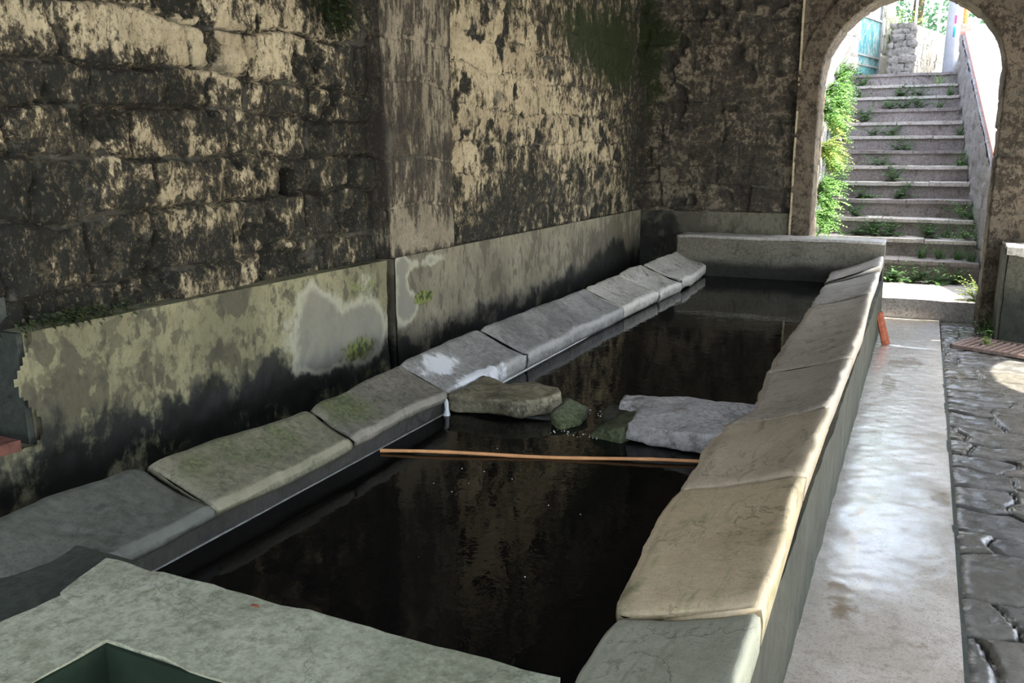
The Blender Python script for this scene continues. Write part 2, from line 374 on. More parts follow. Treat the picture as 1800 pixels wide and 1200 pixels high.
def pavemat():
    n = N('wet_flagstones'); l = n.noise(4, 6, .6); m = n.noise(16, 6, .65)
    c = n.mix(n.step(l, .4, .6), (.085, .085, .078), (.14, .137, .128)); c = n.mix(n.mul(n.attr('brand'), .5), c, (.13, .115, .085))
    c = n.mix(n.step(n.attr('joint'), .3, .8), c, (.025, .024, .022))
    n.bump(n.add(n.mul(m, .5), n.mul(l, 1.2)), .35, .015)
    return n.done(c, n.step(m, .35, .7, .14, .42), .5)
M_PAVE = pavemat()

# ================================================================== the washhouse shell
UP_DARK= [(2.36, 1.95, 0.41, 0.09, 0.22), (2.83, 1.89, 0.23, 0.16, 0.22), (2.06, 1.39, 0.13, 0.24, 0.3), (2.47, 1.35, 0.26, 0.13, 0.2), (3.81, 1.58, 0.31, 0.18, 0.12), (4.3, 1.77, 0.13, 0.81, 0.35), (2.16, 1.13, 0.28, 0.05, 0.3), (2.86, 1.29, 0.24, 0.12, 0.12), (5.69, 1.17, 0.39, 0.1, 0.2), (5.88, 1.49, 0.46, 0.25, 0.18), (6.92, 1.37, 0.68, 0.24, 0.12), (2.24, 1.54, 0.17, 0.12, 0.15), (3.57, 1.98, 0.42, 0.11, 0.08), (3.99, 1.3, 0.28, 0.25, 0.12), (9.29, 1.82, 0.25, 0.93, 0.25), (2.32, 2.17, 0.42, 0.07, -0.25), (2.86, 2.24, 0.3, 0.08, -0.28), (3.12, 2.15, 0.22, 0.11, -0.3), (3.38, 2.18, 0.29, 0.1, -0.25), (2.39, 1.78, 0.21, 0.11, -0.18), (2.92, 1.56, 0.21, 0.05, -0.15), (2.25, 1.28, 0.13, 0.13, -0.3), (3.04, 1.73, 0.3, 0.07, -0.12), (3.08, 1.08, 0.27, 0.07, -0.18), (2.94, 1.41, 0.18, 0.05, -0.25), (5.5, 2.39, 0.3, 0.33, -0.3), (6.04, 2.52, 0.52, 0.32, -0.22), (5.57, 1.62, 0.32, 0.18, -0.35), (6.79, 1.93, 0.93, 0.23, -0.2), (8.03, 1.75, 0.68, 0.26, -0.15), (5.37, 1.31, 0.15, 0.2, -0.2), (6.45, 2.35, 0.71, 0.25, -0.15), (3.77, 2.3, 0.24, 0.14, -0.15)]  # tall strip beside the buttress joins mould with painted shade
UP_MOSS= [(4.05, 2.43, 0.17, 0.12, 1), (3.88, 2.47, 0.15, 0.06, 0.6), (6.24, 2.78, 0.43, 0.1, 0.6), (7.54, 2.83, 0.75, 0.24, 0.8), (8.31, 2.61, 0.9, 0.26, 0.9), (8.82, 2.88, 0.58, 0.53, 1), (5.68, 2.72, 0.27, 0.07, 0.5), (2.16, 1.1, 0.2, 0.03, 0.7), (2.5, 1.14, 0.18, 0.02, 0.5)]
FAR_DARK= [(-2.83, 1.63, 0.08, 0.9, 0.3), (-1.72, 1.69, 0.4, 0.2, 0.25), (-1.58, 1.29, 0.29, 0.09, 0.25), (-2.1, 2.28, 0.29, 0.17, 0.08), (-2.49, 1.45, 0.31, 0.27, -0.2), (-1.62, 1.92, 0.23, 0.11, -0.05), (-1.27, 1.35, 0.06, 0.17, -0.2), (-2.41, 2.57, 0.36, 0.29, -0.05)]
FAR_MOSS= [(-2.83, 2.94, 0.22, 0.51, 1), (-2.49, 2.89, 0.12, 0.11, 0.7), (-2.71, 2.23, 0.13, 0.35, 0.5)]
LP_PALE= [(3.84, 0.74, 0.33, 0.14, 1), (3.62, 0.87, 0.12, 0.15, 0.9), (4.08, 0.67, 0.15, 0.12, 0.9), (3.68, 0.64, 0.15, 0.05, 0.8), (4.53, 0.77, 0.08, 0.08, 1), (4.46, 0.96, 0.06, 0.16, 0.8), (4.7, 1.03, 0.29, 0.04, 0.6), (3.1, 1.0, 0.24, 0.11, 0.3), (4.13, 1.0, 0.12, 0.05, 0.3)]
LP_MOSS= [(4.7, 0.81, 0.11, 0.04, 1.2), (4.07, 0.97, 0.23, 0.12, 0.6), (3.99, 0.61, 0.2, 0.07, 0.9), (2.23, 1.03, 0.24, 0.06, 0.45), (3.06, 1.0, 0.23, 0.08, 0.3), (5.31, 0.81, 0.26, 0.16, 0.25), (4.15, 0.45, 0.18, 0.03, 0.6)]
LP_DARK= [(2.1, 0.77, 0.12, 0.13, 0.4), (2.01, 0.97, 0.07, 0.12, 0.2), (2.36, 0.98, 0.17, 0.07, 0.15), (2.48, 0.86, 0.09, 0.09, 0.3), (2.68, 0.67, 0.31, 0.1, 0.2), (3.15, 0.71, 0.25, 0.11, 0.2), (8.63, 0.83, 0.7, 0.21, 0.5), (8.2, 0.7, 0.74, 0.17, 0.45), (3.34, 0.55, 0.27, 0.06, 0.3), (4.35, 0.73, 0.04, 0.27, 0.4), (5.85, 0.47, 0.89, 0.11, 0.12), (6.5, 0.93, 0.24, 0.14, 0.2)]

UP_MOSS = [m[:4]+(m[4]*.72,) for m in UP_MOSS]
def struct(o): o['kind'] = 'structure'; return o
ZL = 1.085
def wall_surface(name, axis, u0, u1, v0, v1, plane, sign, mat, st, course, width, seed, dark=(), moss=(), pale=(), depth=.022, und=.035, hole=None, mask=None, warp=.035, pits=.03, jw=.010):
    U, V = grid(u0, u1, v0, v1, st)
    j, r, d = masonry(U, V, course, width, seed, warp, jw) if course else (np.zeros_like(U), np.zeros_like(U), np.ones_like(U))
    h = -depth*j + (r-.5)*und*(1 if course else 0) + (fbm(P3(U*3, V*3, seed), 4)-.5)*und*1.2 + (fbm(P3(U*18, V*14, seed+3), 4)-.5)*und*.7
    pt = fbm(P3(U*7, V*6, seed+5), 4); h -= pits*np.clip((pt-.64)*9, 0, 1)
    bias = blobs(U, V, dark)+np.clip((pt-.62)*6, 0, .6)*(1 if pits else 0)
    if hole: 
        a, b, ra, rb, dp = hole; q = ((np.abs(U-a)/ra)**4+(np.abs(V-b)/rb)**4); k = np.clip(1.3-q, 0, 1); h -= dp*k; bias += k
    X_ = plane+sign*h
    P = np.stack([X_, U, V], -1) if axis == 'x' else np.stack([U, X_, V], -1)
    msk = mask((U[:-1, :-1]+U[1:, 1:])/2, (V[:-1, :-1]+V[1:, 1:])/2) if mask else None
    return sheet(name, P, mat, None, {'bias': bias, 'joint': j, 'brand': r, 'moss': blobs(U, V, moss), 'pale': blobs(U, V, pale)}, mask=msk, flip=(axis == 'x') == (sign < 0) if axis == 'x' else sign < 0)
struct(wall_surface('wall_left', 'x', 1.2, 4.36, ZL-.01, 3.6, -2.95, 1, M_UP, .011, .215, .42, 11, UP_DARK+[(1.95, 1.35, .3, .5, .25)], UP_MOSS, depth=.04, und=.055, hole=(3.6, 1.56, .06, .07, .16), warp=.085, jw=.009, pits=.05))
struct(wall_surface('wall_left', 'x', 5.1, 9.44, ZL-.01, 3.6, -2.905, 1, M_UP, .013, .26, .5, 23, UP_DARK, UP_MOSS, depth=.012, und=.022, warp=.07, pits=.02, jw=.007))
# lower plaster, left of the gutter (with a niche at its near end) and right of it
def niche(U, V): return (U > 1.97+.04*np.sin(V*19)) | (V < .675)
struct(wall_surface('wall_left', 'x', .9, 4.31, -.02, ZL, -2.84, 1, M_PL, .014, 0, 1, 31, LP_DARK, LP_MOSS, LP_PALE, und=.02, mask=niche, pits=0))
struct(wall_surface('wall_left', 'x', 4.385, 9.44, -.02, ZL+.006, -2.83, 1, M_PR, .014, 0, 1, 37, LP_DARK, LP_MOSS, LP_PALE, und=.014, pits=0))
def slabbox(name, x0, x1, y0, y1, z0, z1, mat, rough=.01, cut=.08, seed=0):
    return from_bm(name, box_bm(x0, x1, y0, y1, z0, z1, cut), mat, None, True, rough, seed)
struct(from_bm('wall_left', box_bm(-3.4, -3.12, -3, 9.9, -.1, 3.7), M_RW))              # core behind the faces
struct(from_bm('wall_left', box_bm(-3.14, -2.865, 2.0, 4.3, -.05, ZL-.003, .05), M_PL, None, False, .004))
struct(from_bm('wall_left', box_bm(-3.14, -2.85, 4.40, 9.42, -.05, ZL-.003, .05), M_PR, None, False, .004))
struct(from_bm('wall_left', box_bm(-3.14, -2.86, -.5, 1.99, -.05, .668, .05), M_PL, None, False, .004))
# the buttress
def buttress():
    y0b, y0t, y1b, y1t, z0, z1 = 4.375, 4.30, 5.15, 5.15, ZL+.004, 3.6
    V = np.linspace(z0, z1, 230); Y = []
    prof = []  # path around near side, front, far side
    n1, n2, n3 = 14, 70, 8
    P = np.zeros((n1+n2+n3, len(V), 3)); dist = []
    for i in range(n1+n2+n3):
        f = (V-z0)/(z1-z0); ya = y0b+(y0t-y0b)*f; yb = y1b+(y1t-y1b)*f
        if i < n1: x = -3.05+.20*(i/n1)+0*V; y = ya
        elif i < n1+n2: x = -2.85+0*V; y = ya+(yb-ya)*((i-n1)/(n2-1))
        else: x = -2.85-.1*((i-n1-n2+1)/n3)+0*V; y = yb
        P[i, :, 0] = x; P[i, :, 1] = y; P[i, :, 2] = V
    U = P[..., 1]; Z = P[..., 2]
    j = np.exp(-((np.minimum.reduce([np.abs(Z-c+.02*np.sin(U*5)) for c in (1.38, 1.66, 2.12, 2.36, 2.75, 3.1)]))/.012)**2)
    h = -.014*j+(fbm(P*np.array([4, 4, 3]), 4)-.5)*.03+(fbm(P*np.array([22, 22, 9]), 3)-.5)*.012
    P[n1:n1+n2, :, 0] += h[n1:n1+n2]; P[:n1, :, 1] -= h[:n1]
    e = np.zeros_like(Z); e[:n1+3] = .35; e[n1+2:n1+7] = .12  # near side darkened for mould together with painted shade
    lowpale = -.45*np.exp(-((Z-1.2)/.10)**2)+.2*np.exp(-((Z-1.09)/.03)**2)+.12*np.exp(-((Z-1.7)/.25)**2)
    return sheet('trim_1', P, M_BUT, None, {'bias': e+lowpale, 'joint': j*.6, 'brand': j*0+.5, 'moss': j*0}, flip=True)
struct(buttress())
struct(from_bm('trim_2', box_bm(-3.15, -2.86, 4.40, 5.12, ZL, 3.6), M_BUT))
# end wall with the arch: centre (-.21, 2.385), radius .79, standing at y 9.4
AX, AZ, AR, YW = -.22, 2.385, .80, 9.4
def far_open(U, V):
    r = np.hypot(U-AX, V-AZ)
    return ~(((r < AR+.12) & (V > AZ)) | ((np.abs(U-AX) < AR+.12) & (V <= AZ)))
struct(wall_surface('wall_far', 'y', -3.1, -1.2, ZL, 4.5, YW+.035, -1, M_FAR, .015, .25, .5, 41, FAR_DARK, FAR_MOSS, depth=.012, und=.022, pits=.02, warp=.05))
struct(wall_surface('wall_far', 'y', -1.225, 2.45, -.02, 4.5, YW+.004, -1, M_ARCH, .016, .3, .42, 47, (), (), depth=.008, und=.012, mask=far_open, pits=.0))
struct(from_bm('trim_4', box_bm(-1.235, -1.215, YW-.004, YW+.06, -.02, 4.4, .04), M_LITEDGE, None, True, .004, 3, 9))  # pale strip paints the side light on the pilaster's edge
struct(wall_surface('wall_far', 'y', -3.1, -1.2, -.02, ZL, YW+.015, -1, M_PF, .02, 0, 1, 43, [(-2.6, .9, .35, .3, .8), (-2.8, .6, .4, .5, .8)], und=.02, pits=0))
def arch_ring():
    pts = []
    zs = np.linspace(-.05, AZ, 120)
    for z in zs: pts.append((AX-AR, z, -1, 0))
    for t in np.linspace(math.pi, 0, 130)[1:]: pts.append((AX+AR*math.cos(t), AZ+AR*math.sin(t), math.cos(t), math.sin(t)))
    for z in zs[::-1][1:]: pts.append((AX+AR, z, 1, 0))
    pts = np.array(pts); s = np.concatenate([[0], np.cumsum(np.hypot(*(pts[1:, :2]-pts[:-1, :2]).T))])
    # profile: inner back edge -> inner front edge -> face -> outer edge, back into the wall
    prof = [(0, .46*(1-k/14), 0) for k in range(14)]+[(.012+w, -.002, 1) for w in np.linspace(0, .205, 18)]+[(.222, .02, 1), (.224, .07, 1)]
    P = np.zeros((len(pts), len(prof), 3)); Wd = np.zeros((len(pts), len(prof))); 
    for k, (w, dy, f) in enumerate(prof):
        P[:, k, 0] = pts[:, 0]+pts[:, 2]*w; P[:, k, 2] = pts[:, 1]+pts[:, 3]*w; P[:, k, 1] = YW+dy; Wd[:, k] = w+dy
    Sg = np.repeat(s[:, None], len(prof), 1)
    j = np.exp(-((np.abs(((Sg+.02*np.sin(Wd*9)) % .27)-.135)-.135)/.012)**2)
    r = _h((Sg/.27).astype(int)+3, (Wd > .3).astype(int), 0*Wd.astype(int)+5)
    nz = (fbm(P*9, 4)-.5)*.022-.012*j+(r-.5)*.02
    P[:, :14, 0] -= (pts[:, 2:3]*nz[:, :14]); P[:, :14, 2] -= pts[:, 3:4]*nz[:, :14]
    P[:, 14:-2, 1] -= nz[:, 14:-2]
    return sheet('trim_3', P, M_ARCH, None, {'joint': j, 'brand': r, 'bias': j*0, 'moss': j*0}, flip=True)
struct(arch_ring())
struct(from_bm('wall_far', box_bm(-3.3, -1.3, 9.48, 9.84, -.1, 4.6), M_RW))
struct(from_bm('wall_far', box_bm(.86, 2.6, 9.46, 9.84, -.1, 4.6), M_RW))
def spandrel():
    pts = [(-1.3, 4.6), (-1.3, 0), (AX-AR-.1, 0)]+[(AX+(AR+.1)*math.cos(t), AZ+(AR+.1)*math.sin(t)) for t in np.linspace(math.pi, 0, 40)]+[(AX+AR+.1, 0), (.86, 0), (.86, 4.6)]
    return from_bm('wall_far', prism_bm(pts, 9.48, 9.84, 1), M_RW)
struct(spandrel())
# wall beside the walkway, out of the picture, with the openings that let the daylight in
def arcade():
    xs0, xs1 = 2.2, 2.5
    def opening(y0, y1, sill, spring, top):
        c = (y0+y1)/2; a = (y1-y0)/2
        return [(y1, sill), (y1, spring)]+[(c+a*math.cos(t), spring+(top-spring)*math.sin(t)) for t in np.linspace(0, math.pi, 14)[1:-1]]+[(y0, spring), (y0, sill)]
    bm = bmesh.new()
    cuts = [(-1.6, .9, .0, 1.5, 2.15), (1.5, 4.0, .0, 1.5, 2.15), (4.6, 7.1, .0, 1.5, 2.15), (7.1, 8.55, .0, 2.3, 3.05), (9.0, 9.4, 3.3, 3.55, 3.7)]
    lines = [(-3, 0)]
    for y0, y1, sl, sp, tp in cuts:
        lines += [(y0, 0)]+opening(y0, y1, sl, sp, tp)[::-1][1:-1]+[(y1, 0)]
    # top strip as separate piers and lintels
    out = [(-3, 0)]
    for c in cuts[:4]: out += opening(*c)[::-1]
    out += [(8.99, 0), (8.99, 3.9), (-3, 3.9)]
    bm = prism_bm(out, xs0, xs1, 0); box_bm(xs0, xs1, 8.99, 9.5, 0, 2.6, 0, bm); box_bm(xs0, xs1, 8.99, 9.5, 3.72, 3.9, 0, bm)  # gap between the two boxes: high slot added to send sun onto the block
    return from_bm('wall_right', bm, M_RW)
struct(arcade())
struct(from_bm('wall_back', prism_bm([(-3.4, -.1), (-2.2, -.1), (-2.2, 2.2), (-1.6, 2.9), (-.4, 3.3), (.8, 2.9), (1.4, 2.2), (1.4, -.1), (2.5, -.1), (2.5, 4.3), (-3.4, 4.3)], -3.3, -3, 1), M_RW))
def vault():
    t = np.linspace(0, math.pi, 50); y = np.linspace(-.7, 9.6, 60)
    T, Yy = np.meshgrid(t, y, indexing='ij')
    P = np.stack([-.35+2.85*np.cos(T), Yy, 3.78+.6*np.sin(T)], -1); P[..., 2] += (fbm(P*3, 3)-.5)*.06
    z = np.zeros(T.shape)
    a = sheet('ceiling', P, M_CEIL, None, {'bias': z, 'joint': z, 'brand': z+.5, 'moss': z})
    return a
struct(vault())
struct(from_bm('ceiling', box_bm(-3.5, 2.6, -.7, 9.9, 4.45, 4.7), M_CEIL))
# floor: concrete walkway, groove, flagstones
def walkway():
    U, V = grid(-.30, .262, .4, 9.9, .02)
    h = (fbm(P3(U*3, V*3, 2), 4)-.5)*.012+(fbm(P3(U*25, V*25, 3), 3)-.5)*.004
    h -= .006*np.exp(-((V-8.35+.1*U)/.02)**2)
    wet = -.5*(U+.02)/.29+.15-.25*np.clip((3.6-V)/1., 0, 1.2)
    wet = .42*(1-np.clip((U+.3)/.55, 0, 1))+.1-.38*np.clip((3.75-V)/.7, 0, 1.2)
    bias = blobs(U, V, [(.22, 4.6, .05, .2, .6), (-.15, 2.85, .12, .3, .3), (.08, 3.0, .12, .2, .25), (-.18, 3.5, .06, .3, .3), (-.12, 6.9, .05, .5, .9), (.0, 7.7, .12, .15, .8), (-.12, 5.5, .05, .25, .5)])
    return sheet('floor', np.stack([U, V, h], -1), M_WALK, None, {'wet': wet, 'bias': bias}, flip=False)
struct(walkway())
def flags():
    U, V = grid(.272, 2.3, .4, 9.9, .014)
    j, r, d = masonry(U, V, .30, .50, 77, .17, .011)
    h = -.022*j+(r-.5)*.012+(fbm(P3(U*5, V*5, 8), 3)-.5)*.018+(fbm(P3(U*14, V*14, 9), 4)-.5)*.016
    h -= .01*np.exp(-((U-.275)/.012)**2)
    return sheet('floor', np.stack([U, V, h-.002], -1), M_PAVE, None, {'joint': j, 'brand': r})
struct(flags())
struct(from_bm('floor', box_bm(-3.3, 2.5, -3.2, 9.84, -.14, -.045), M_DARKCON))
bmk = box_bm(.256, .28, .4, 8.3, -.045, -.003, .05)
struct(from_bm('floor', bmk, M_DARKCON, None, True, .006, 4, 9))

# ================================================================== the washing trough
TR = empty('washing_trough', (-1.2, 5, 0)); tag(TR, 'long stone washing trough with sloping slab rims, full of dark water', 'trough')
def part(o, parent=TR, label=None):
    child(o, parent)
    if label: o['label'] = label
    return o
def interp(y, tab): return np.interp(y, [t[0] for t in tab], [t[1] for t in tab])
RIN = [(1.1, -.61), (1.84, -.615), (1.92, -.60), (1.99, -.63), (2.34, -.67), (2.83, -.685), (3.6, -.71), (3.92, -.63), (4.2, -.64), (4.46, -.665), (4.69, -.685), (5.5, -.70), (7, -.71), (8.64, -.74), (9.05, -.755)]
ROUT = [(1.1, -.24), (1.89, -.252), (2.84, -.272), (3.7, -.272), (4.7, -.266), (5.6, -.258), (6.8, -.285), (9.05, -.29)]
LIN = [(1.2, -2.01), (1.99, -2.012), (2.3, -1.992), (2.74, -1.992), (3.1, -2.008), (3.5, -1.995), (3.6, -2.045), (4.5, -2.03), (5.6, -2.02), (7.1, -1.975), (7.7, -1.95), (8.1, -1.935), (9.05, -1.99)]
LOUT = [(1.2, -2.33), (1.67, -2.36), (1.94, -2.32), (2.22, -2.29), (2.6, -2.20), (2.93, -2.22), (3.46, -2.28), (4.36, -2.32), (5.87, -2.295), (7.4, -2.325), (8.16, -2.30), (9.05, -2.31)]
def slab(y0, y1, inn, out, zi, zo, thick, mat, seed, skew=0., nose=.025, wob=.006, under=.0, crack=None, pale=(), bias=(), moss=(), lip=0., droop=0.):
    g = .004
    n = max(8, int((y1-y0)/.02)); ys = np.linspace(y0+g, y1-g, n)
    prof = []  # (t across 0 inner..1 outer, dz, edge)
    prof += [(.03, -thick, 0), (0, -thick*.72, 0), (-.012, -thick*.45, .3), (-.004, -nose*.45, .9), (.035, -.003, .8)]
    prof += [(t, 0, .1) for t in np.linspace(.08, .90, 24)]
    prof += [(.955, -.002, .6), (.99, -.012, .9), (1.0, -.03, .6), (1.0, -.06, .2), (.995, -thick-.03, 0)]
    P = np.zeros((n, len(prof), 3)); E = np.zeros((n, len(prof)))
    rs = np.random.RandomState(seed)
    for k, (t, dz, e) in enumerate(prof):
        xi = np.interp(ys, [a[0] for a in inn], [a[1] for a in inn]); xo = np.interp(ys, [a[0] for a in out], [a[1] for a in out])
        tt = min(max(t, 0), 1)
        P[:, k, 0] = xi+(xo-xi)*t; P[:, k, 1] = ys+skew*(tt-.5)
        zz = zi+(zo-zi)*tt - .012*math.sin(math.pi*tt) + dz
        if lip and tt > .86: zz += lip
        P[:, k, 2] = zz
        E[:, k] = e
    w = (fbm(np.stack([P[..., 0]*5, P[..., 1]*4, P[..., 0]*0+seed], -1), 4)-.5)
    w2 = (fbm(np.stack([P[..., 0]*30, P[..., 1]*30, P[..., 2]*30+seed], -1), 3)-.5)
    P[..., 2] += w*wob*2.5+w2*wob*.5
    ed = (fbm(np.stack([ys*7, ys*0+seed, ys*0], -1), 4)-.5)[:, None]*.03
    P[..., 0] += ed*(E > .25)*(1 if xo.mean() > xi.mean() else -1)*-1
    # rounded ends
    for q, f in ((0, .016), (1, .007), (2, .002)):
        P[q, 4:-3, 2] -= f; P[-1-q, 4:-3, 2] -= f
    E[:3] += .25; E[-3:] += .25
    if crack:
        for (ca, cb, am) in crack:   # a crack from (t=0,y=ca) to (t=1,y=cb)
            T = np.array([min(max(p[0], 0), 1) for p in prof])[None]
            yc = ca+(cb-ca)*T+.03*np.sin(T*11+seed)
            P[..., 2] -= am*np.exp(-((P[..., 1]-yc)/.011)**2)
    attrs = {'edge': E, 'pale': blobs(P[..., 0], P[..., 1], pale), 'bias': blobs(P[..., 0], P[..., 1], bias), 'moss': blobs(P[..., 0], P[..., 1], moss)}
    flip = xo.mean() > xi.mean()
    o = sheet('coping_slab', P, mat, None, attrs, flip=not flip)
    # close bottom and ends
    bm = bmesh.new(); bm.from_mesh(o.data)
    ring = [e for e in bm.edges if e.is_boundary]; bmesh.ops.holes_fill(bm, edges=ring, sides=0); bmesh.ops.recalc_face_normals(bm, faces=bm.faces)
    bm.to_mesh(o.data); bm.free()
    return part(o)
# right rim, from the near end
slab(1.05, 1.93, RIN, ROUT, .55, .675, .09, M_R[0], 1, skew=-.05, pale=[(-.56, 1.75, .05, .25, .3)])
slab(1.93, 2.86, RIN, ROUT, .555, .68, .09, M_R[1], 2, skew=-.02, moss=[(-.62, 2.2, .06, .25, .25)])
slab(2.86, 3.70, RIN, ROUT, .55, .68, .085, M_R[2], 3, skew=.02, wob=.008)
slab(3.70, 4.70, RIN, ROUT, .548, .682, .085, M_R[3], 4, skew=.04, wob=.008)
slab(4.70, 6.95, RIN, ROUT, .55, .68, .085, M_R[3], 5, skew=.06, wob=.008, lip=.0)
slab(6.95, 8.2, RIN, ROUT, .55, .695, .085, M_R[4], 6, skew=.04, wob=.006)
slab(8.2, 9.02, RIN, ROUT, .565, .75, .09, M_R[4], 7, skew=.0, wob=.008, crack=[(8.5, 8.62, .005)])
# left rim
slab(1.3, 1.99, LIN, LOUT, .578, .685, .055, M_L[0], 11, skew=-.03, nose=.05, crack=[(1.62, 1.60, .008)], pale=[(-2.33, 1.7, .02, .3, .42)])
slab(1.99, 2.74, LIN, LOUT, .582, .69, .055, M_L[1], 12, skew=.0, nose=.05, moss=[(-2.2, 2.3, .1, .3, .25)])
slab(2.74, 3.565, LIN, LOUT, .585, .69, .055, M_L[2], 13, skew=.0, nose=.05, wob=.01, moss=[(-2.15, 2.85, .1, .15, .3)], pale=[(-2.15, 3.5, .12, .05, .3)])
slab(3.565, 4.50, LIN, LOUT, .55, .70, .10, M_L[3], 14, skew=-.06, nose=.02, pale=[(-2.2, 3.8, .1, .22, .7), (-2.05, 4.1, .03, .4, .6)])
slab(4.50, 6.25, LIN, LOUT, .55, .70, .10, M_L[3], 15, skew=-.06, nose=.02, wob=.009, pale=[(-2.05, 5.3, .05, .7, .45), (-2.2, 6.0, .1, .3, .3)], bias=[(-2.2, 5.1, .09, .4, .2)])
slab(6.25, 7.12, LIN, LOUT, .55, .70, .10, M_L[4], 16, skew=-.04, nose=.02, wob=.012)
slab(7.12, 7.80, LIN, LOUT, .545, .705, .10, M_L[4], 17, skew=-.1, nose=.02, wob=.016, crack=[(7.4, 7.6, .015)])
slab(7.80, 9.02, LIN, LOUT, .56, .71, .10, M_L[4], 18, skew=-.05, nose=.02, wob=.02, crack=[(8.2, 8.0, .015), (8.6, 8.5, .012)])
def wallpart(name, x0, x1, y0, y1, z0, z1, mat, rough=.008, cut=.05, seed=0, label=None, sc=6):
    return part(from_bm(name, box_bm(x0, x1, y0, y1, z0, z1, cut), mat, None, True, rough, seed, sc), TR, label)
wallpart('side_wall', -.60, -.275, 1.05, 9.02, -.05, .49, M_OUT, .010, .06, 1)
wallpart('side_wall', -2.31, -2.045, 1.2, 3.57, -.05, .545, M_INN, .008, .05, 2)
wallpart('side_wall', -2.31, -2.04, 3.57, 9.02, -.05, .52, M_INNW, .008, .05, 3)
wallpart('end_wall', -2.30, -.29, 9.0, 9.37, -.05, .84, M_END, .010, .05, 4)
part(from_bm('end_wall_top_glare', box_bm(-2.31, -.285, 8.99, 9.375, .835, .868, .04), M_CAP, None, True, .009, 4, 7, 1), TR, 'smooth top of the end wall, its glare painted pale')  # paler, glossier sheet paints the glare on the wall's top
wallpart('inner_ledge', -.72, -.60, 1.5, 9.0, -.04, .38, M_INN, .01, .06, 5)
# near end: cross wall and the little basin beside it
def cross_wall():
    bm = prism_bm([(-1.88, 1.33), (-1.95, 1.52), (-.60, 1.52), (-.60, 1.215), (-1.60, 1.225)], -.04, .62)
    fine(bm, .045)
    return part(from_bm('cross_wall', bm, M_CON, None, True, .010, 6, 9))
cross_wall()
def basin_side():
    bm = prism_bm([(-1.88, 1.33), (-1.60, 1.225), (-1.63, .7), (-1.97, .7), (-1.90, 1.08)], -.04, .619)
    fine(bm, .045)
    return part(from_bm('basin_wall', bm, M_CON, None, True, .008, 8, 9))
basin_side()
wallpart('outer_wall', -.62, -.27, .7, 1.06, -.05, .62, M_CON, .008, .05, 9)
part(from_bm('lining', prism_bm([(-1.60, 1.225), (-.62, 1.215), (-.62, 1.205), (-1.59, 1.215), (-1.62, .72), (-1.63, .72)], .3, .612), M_ALGAE), TR, 'dark green algae lining of the small basin')
wallpart('outer_ledge', -2.80, -1.86, .6, 1.56, -.04, .603, M_DARKCON, .012, .05, 10, 'dark wet concrete ledge')
bw = from_bm('basin_water', box_bm(-1.64, -.60, .7, 1.24, .3, .44), M_GWATER); tag(bw, 'green still water in the small basin at the near end', 'water', kind='stuff')
wt = from_bm('trough_water', box_bm(-2.045, -.60, 1.5, 9.02, .385, .45), M_WATER); tag(wt, 'dark still water filling the long trough', 'water', kind='stuff')
def basin_floor():
    return part(from_bm('trough_floor', box_bm(-2.05, -.58, .75, 9.02, -.04, .36), M_DARKCON))
basin_floor()
# thin line of lime scale along the left side, at the water's edge
bm = box_bm(-2.044, -2.036, 1.5, 3.57, .450, .4525, .05)
part(from_bm('scale_line', bm, M_SCALE, None, True, .001, 4, 20), TR, 'thin white lime line at the water')
bm = box_bm(-2.042, -2.030, 3.99, 9.0, .451, .4545, .05)
part(from_bm('scale_line', bm, M_WPAINT, None, True, .001, 5, 20), TR, 'thin white lime line at the water')

# ------------------------------------------------------------------ the broken slabs across the trough
def rock(name, pts, z0, z1, mat, label, cat, seed, rough=.012, cut=.03, tilt=(0, 0), sc=9, group=None):
    bm = prism_bm(pts, z0, z1); fine(bm, cut)
    cx = sum(p[0] for p in pts)/len(pts); cy = sum(p[1] for p in pts)/len(pts)
    for v in bm.verts: v.co.z += (v.co.x-cx)*tilt[0]+(v.co.y-cy)*tilt[1]
    me = from_bm(name, bm, mat, None, True, rough, seed, sc, 2)
    return tag(me, label, cat, group)
M_S1 = stone('broken_slab_brown', (.10, .088, .05), (.27, .24, .15), (.035, .033, .022), .02, None, (.3, .7), .7)
M_S2 = stone('broken_slab_pale', (.33, .31, .28), (.44, .42, .40), (.15, .13, .10), -.12, None, (.6, .85), .7)
M_MOSSY = stone('mossy_stone', (.09, .09, .06), (.13, .13, .09), (.02, .022, .010), .3, None, (.7, .9), .9)
rock('stone_slab', [(-2.03, 3.585), (-1.86, 3.60), (-1.66, 3.61), (-1.57, 3.70), (-1.53, 3.82), (-1.58, 3.95), (-1.75, 3.955), (-1.86, 3.90), (-2.04, 3.99)], .462, .545, M_S1, 'brown broken stone slab wedged against the left side of the trough', 'stone slab', 1, .022, .02)
rock('stone_slab', [(-1.10, 3.52), (-.70, 3.47), (-.60, 3.60), (-.585, 4.0), (-.95, 4.06), (-1.25, 3.96), (-1.24, 3.84), (-1.12, 3.82)], .452, .545, M_S2, 'pale broken stone slab bridging to the right rim of the trough', 'stone slab', 2, .02, .02)
rock('mossy_rock', [(-1.50, 3.62), (-1.42, 3.56), (-1.36, 3.66), (-1.38, 3.80), (-1.50, 3.80)], .38, .50, M_MOSSY, 'mossy rock in the gap, beside the brown broken slab', 'rock', 3, .02, .025, (-.4, .2))
rock('mossy_rock', [(-1.28, 3.53), (-1.11, 3.50), (-1.07, 3.62), (-1.10, 3.82), (-1.24, 3.80)], .38, .505, M_MOSSY, 'green mossy rock at the broken end of the pale slab', 'rock', 4, .022, .025, (.3, 0))
rock('mossy_rock', [(-1.30, 3.76), (-1.22, 3.72), (-1.16, 3.80), (-1.20, 3.94), (-1.31, 3.92)], .38, .50, M_BLK, 'small dark rock behind the green mossy rock', 'rock', 5, .02, .025)
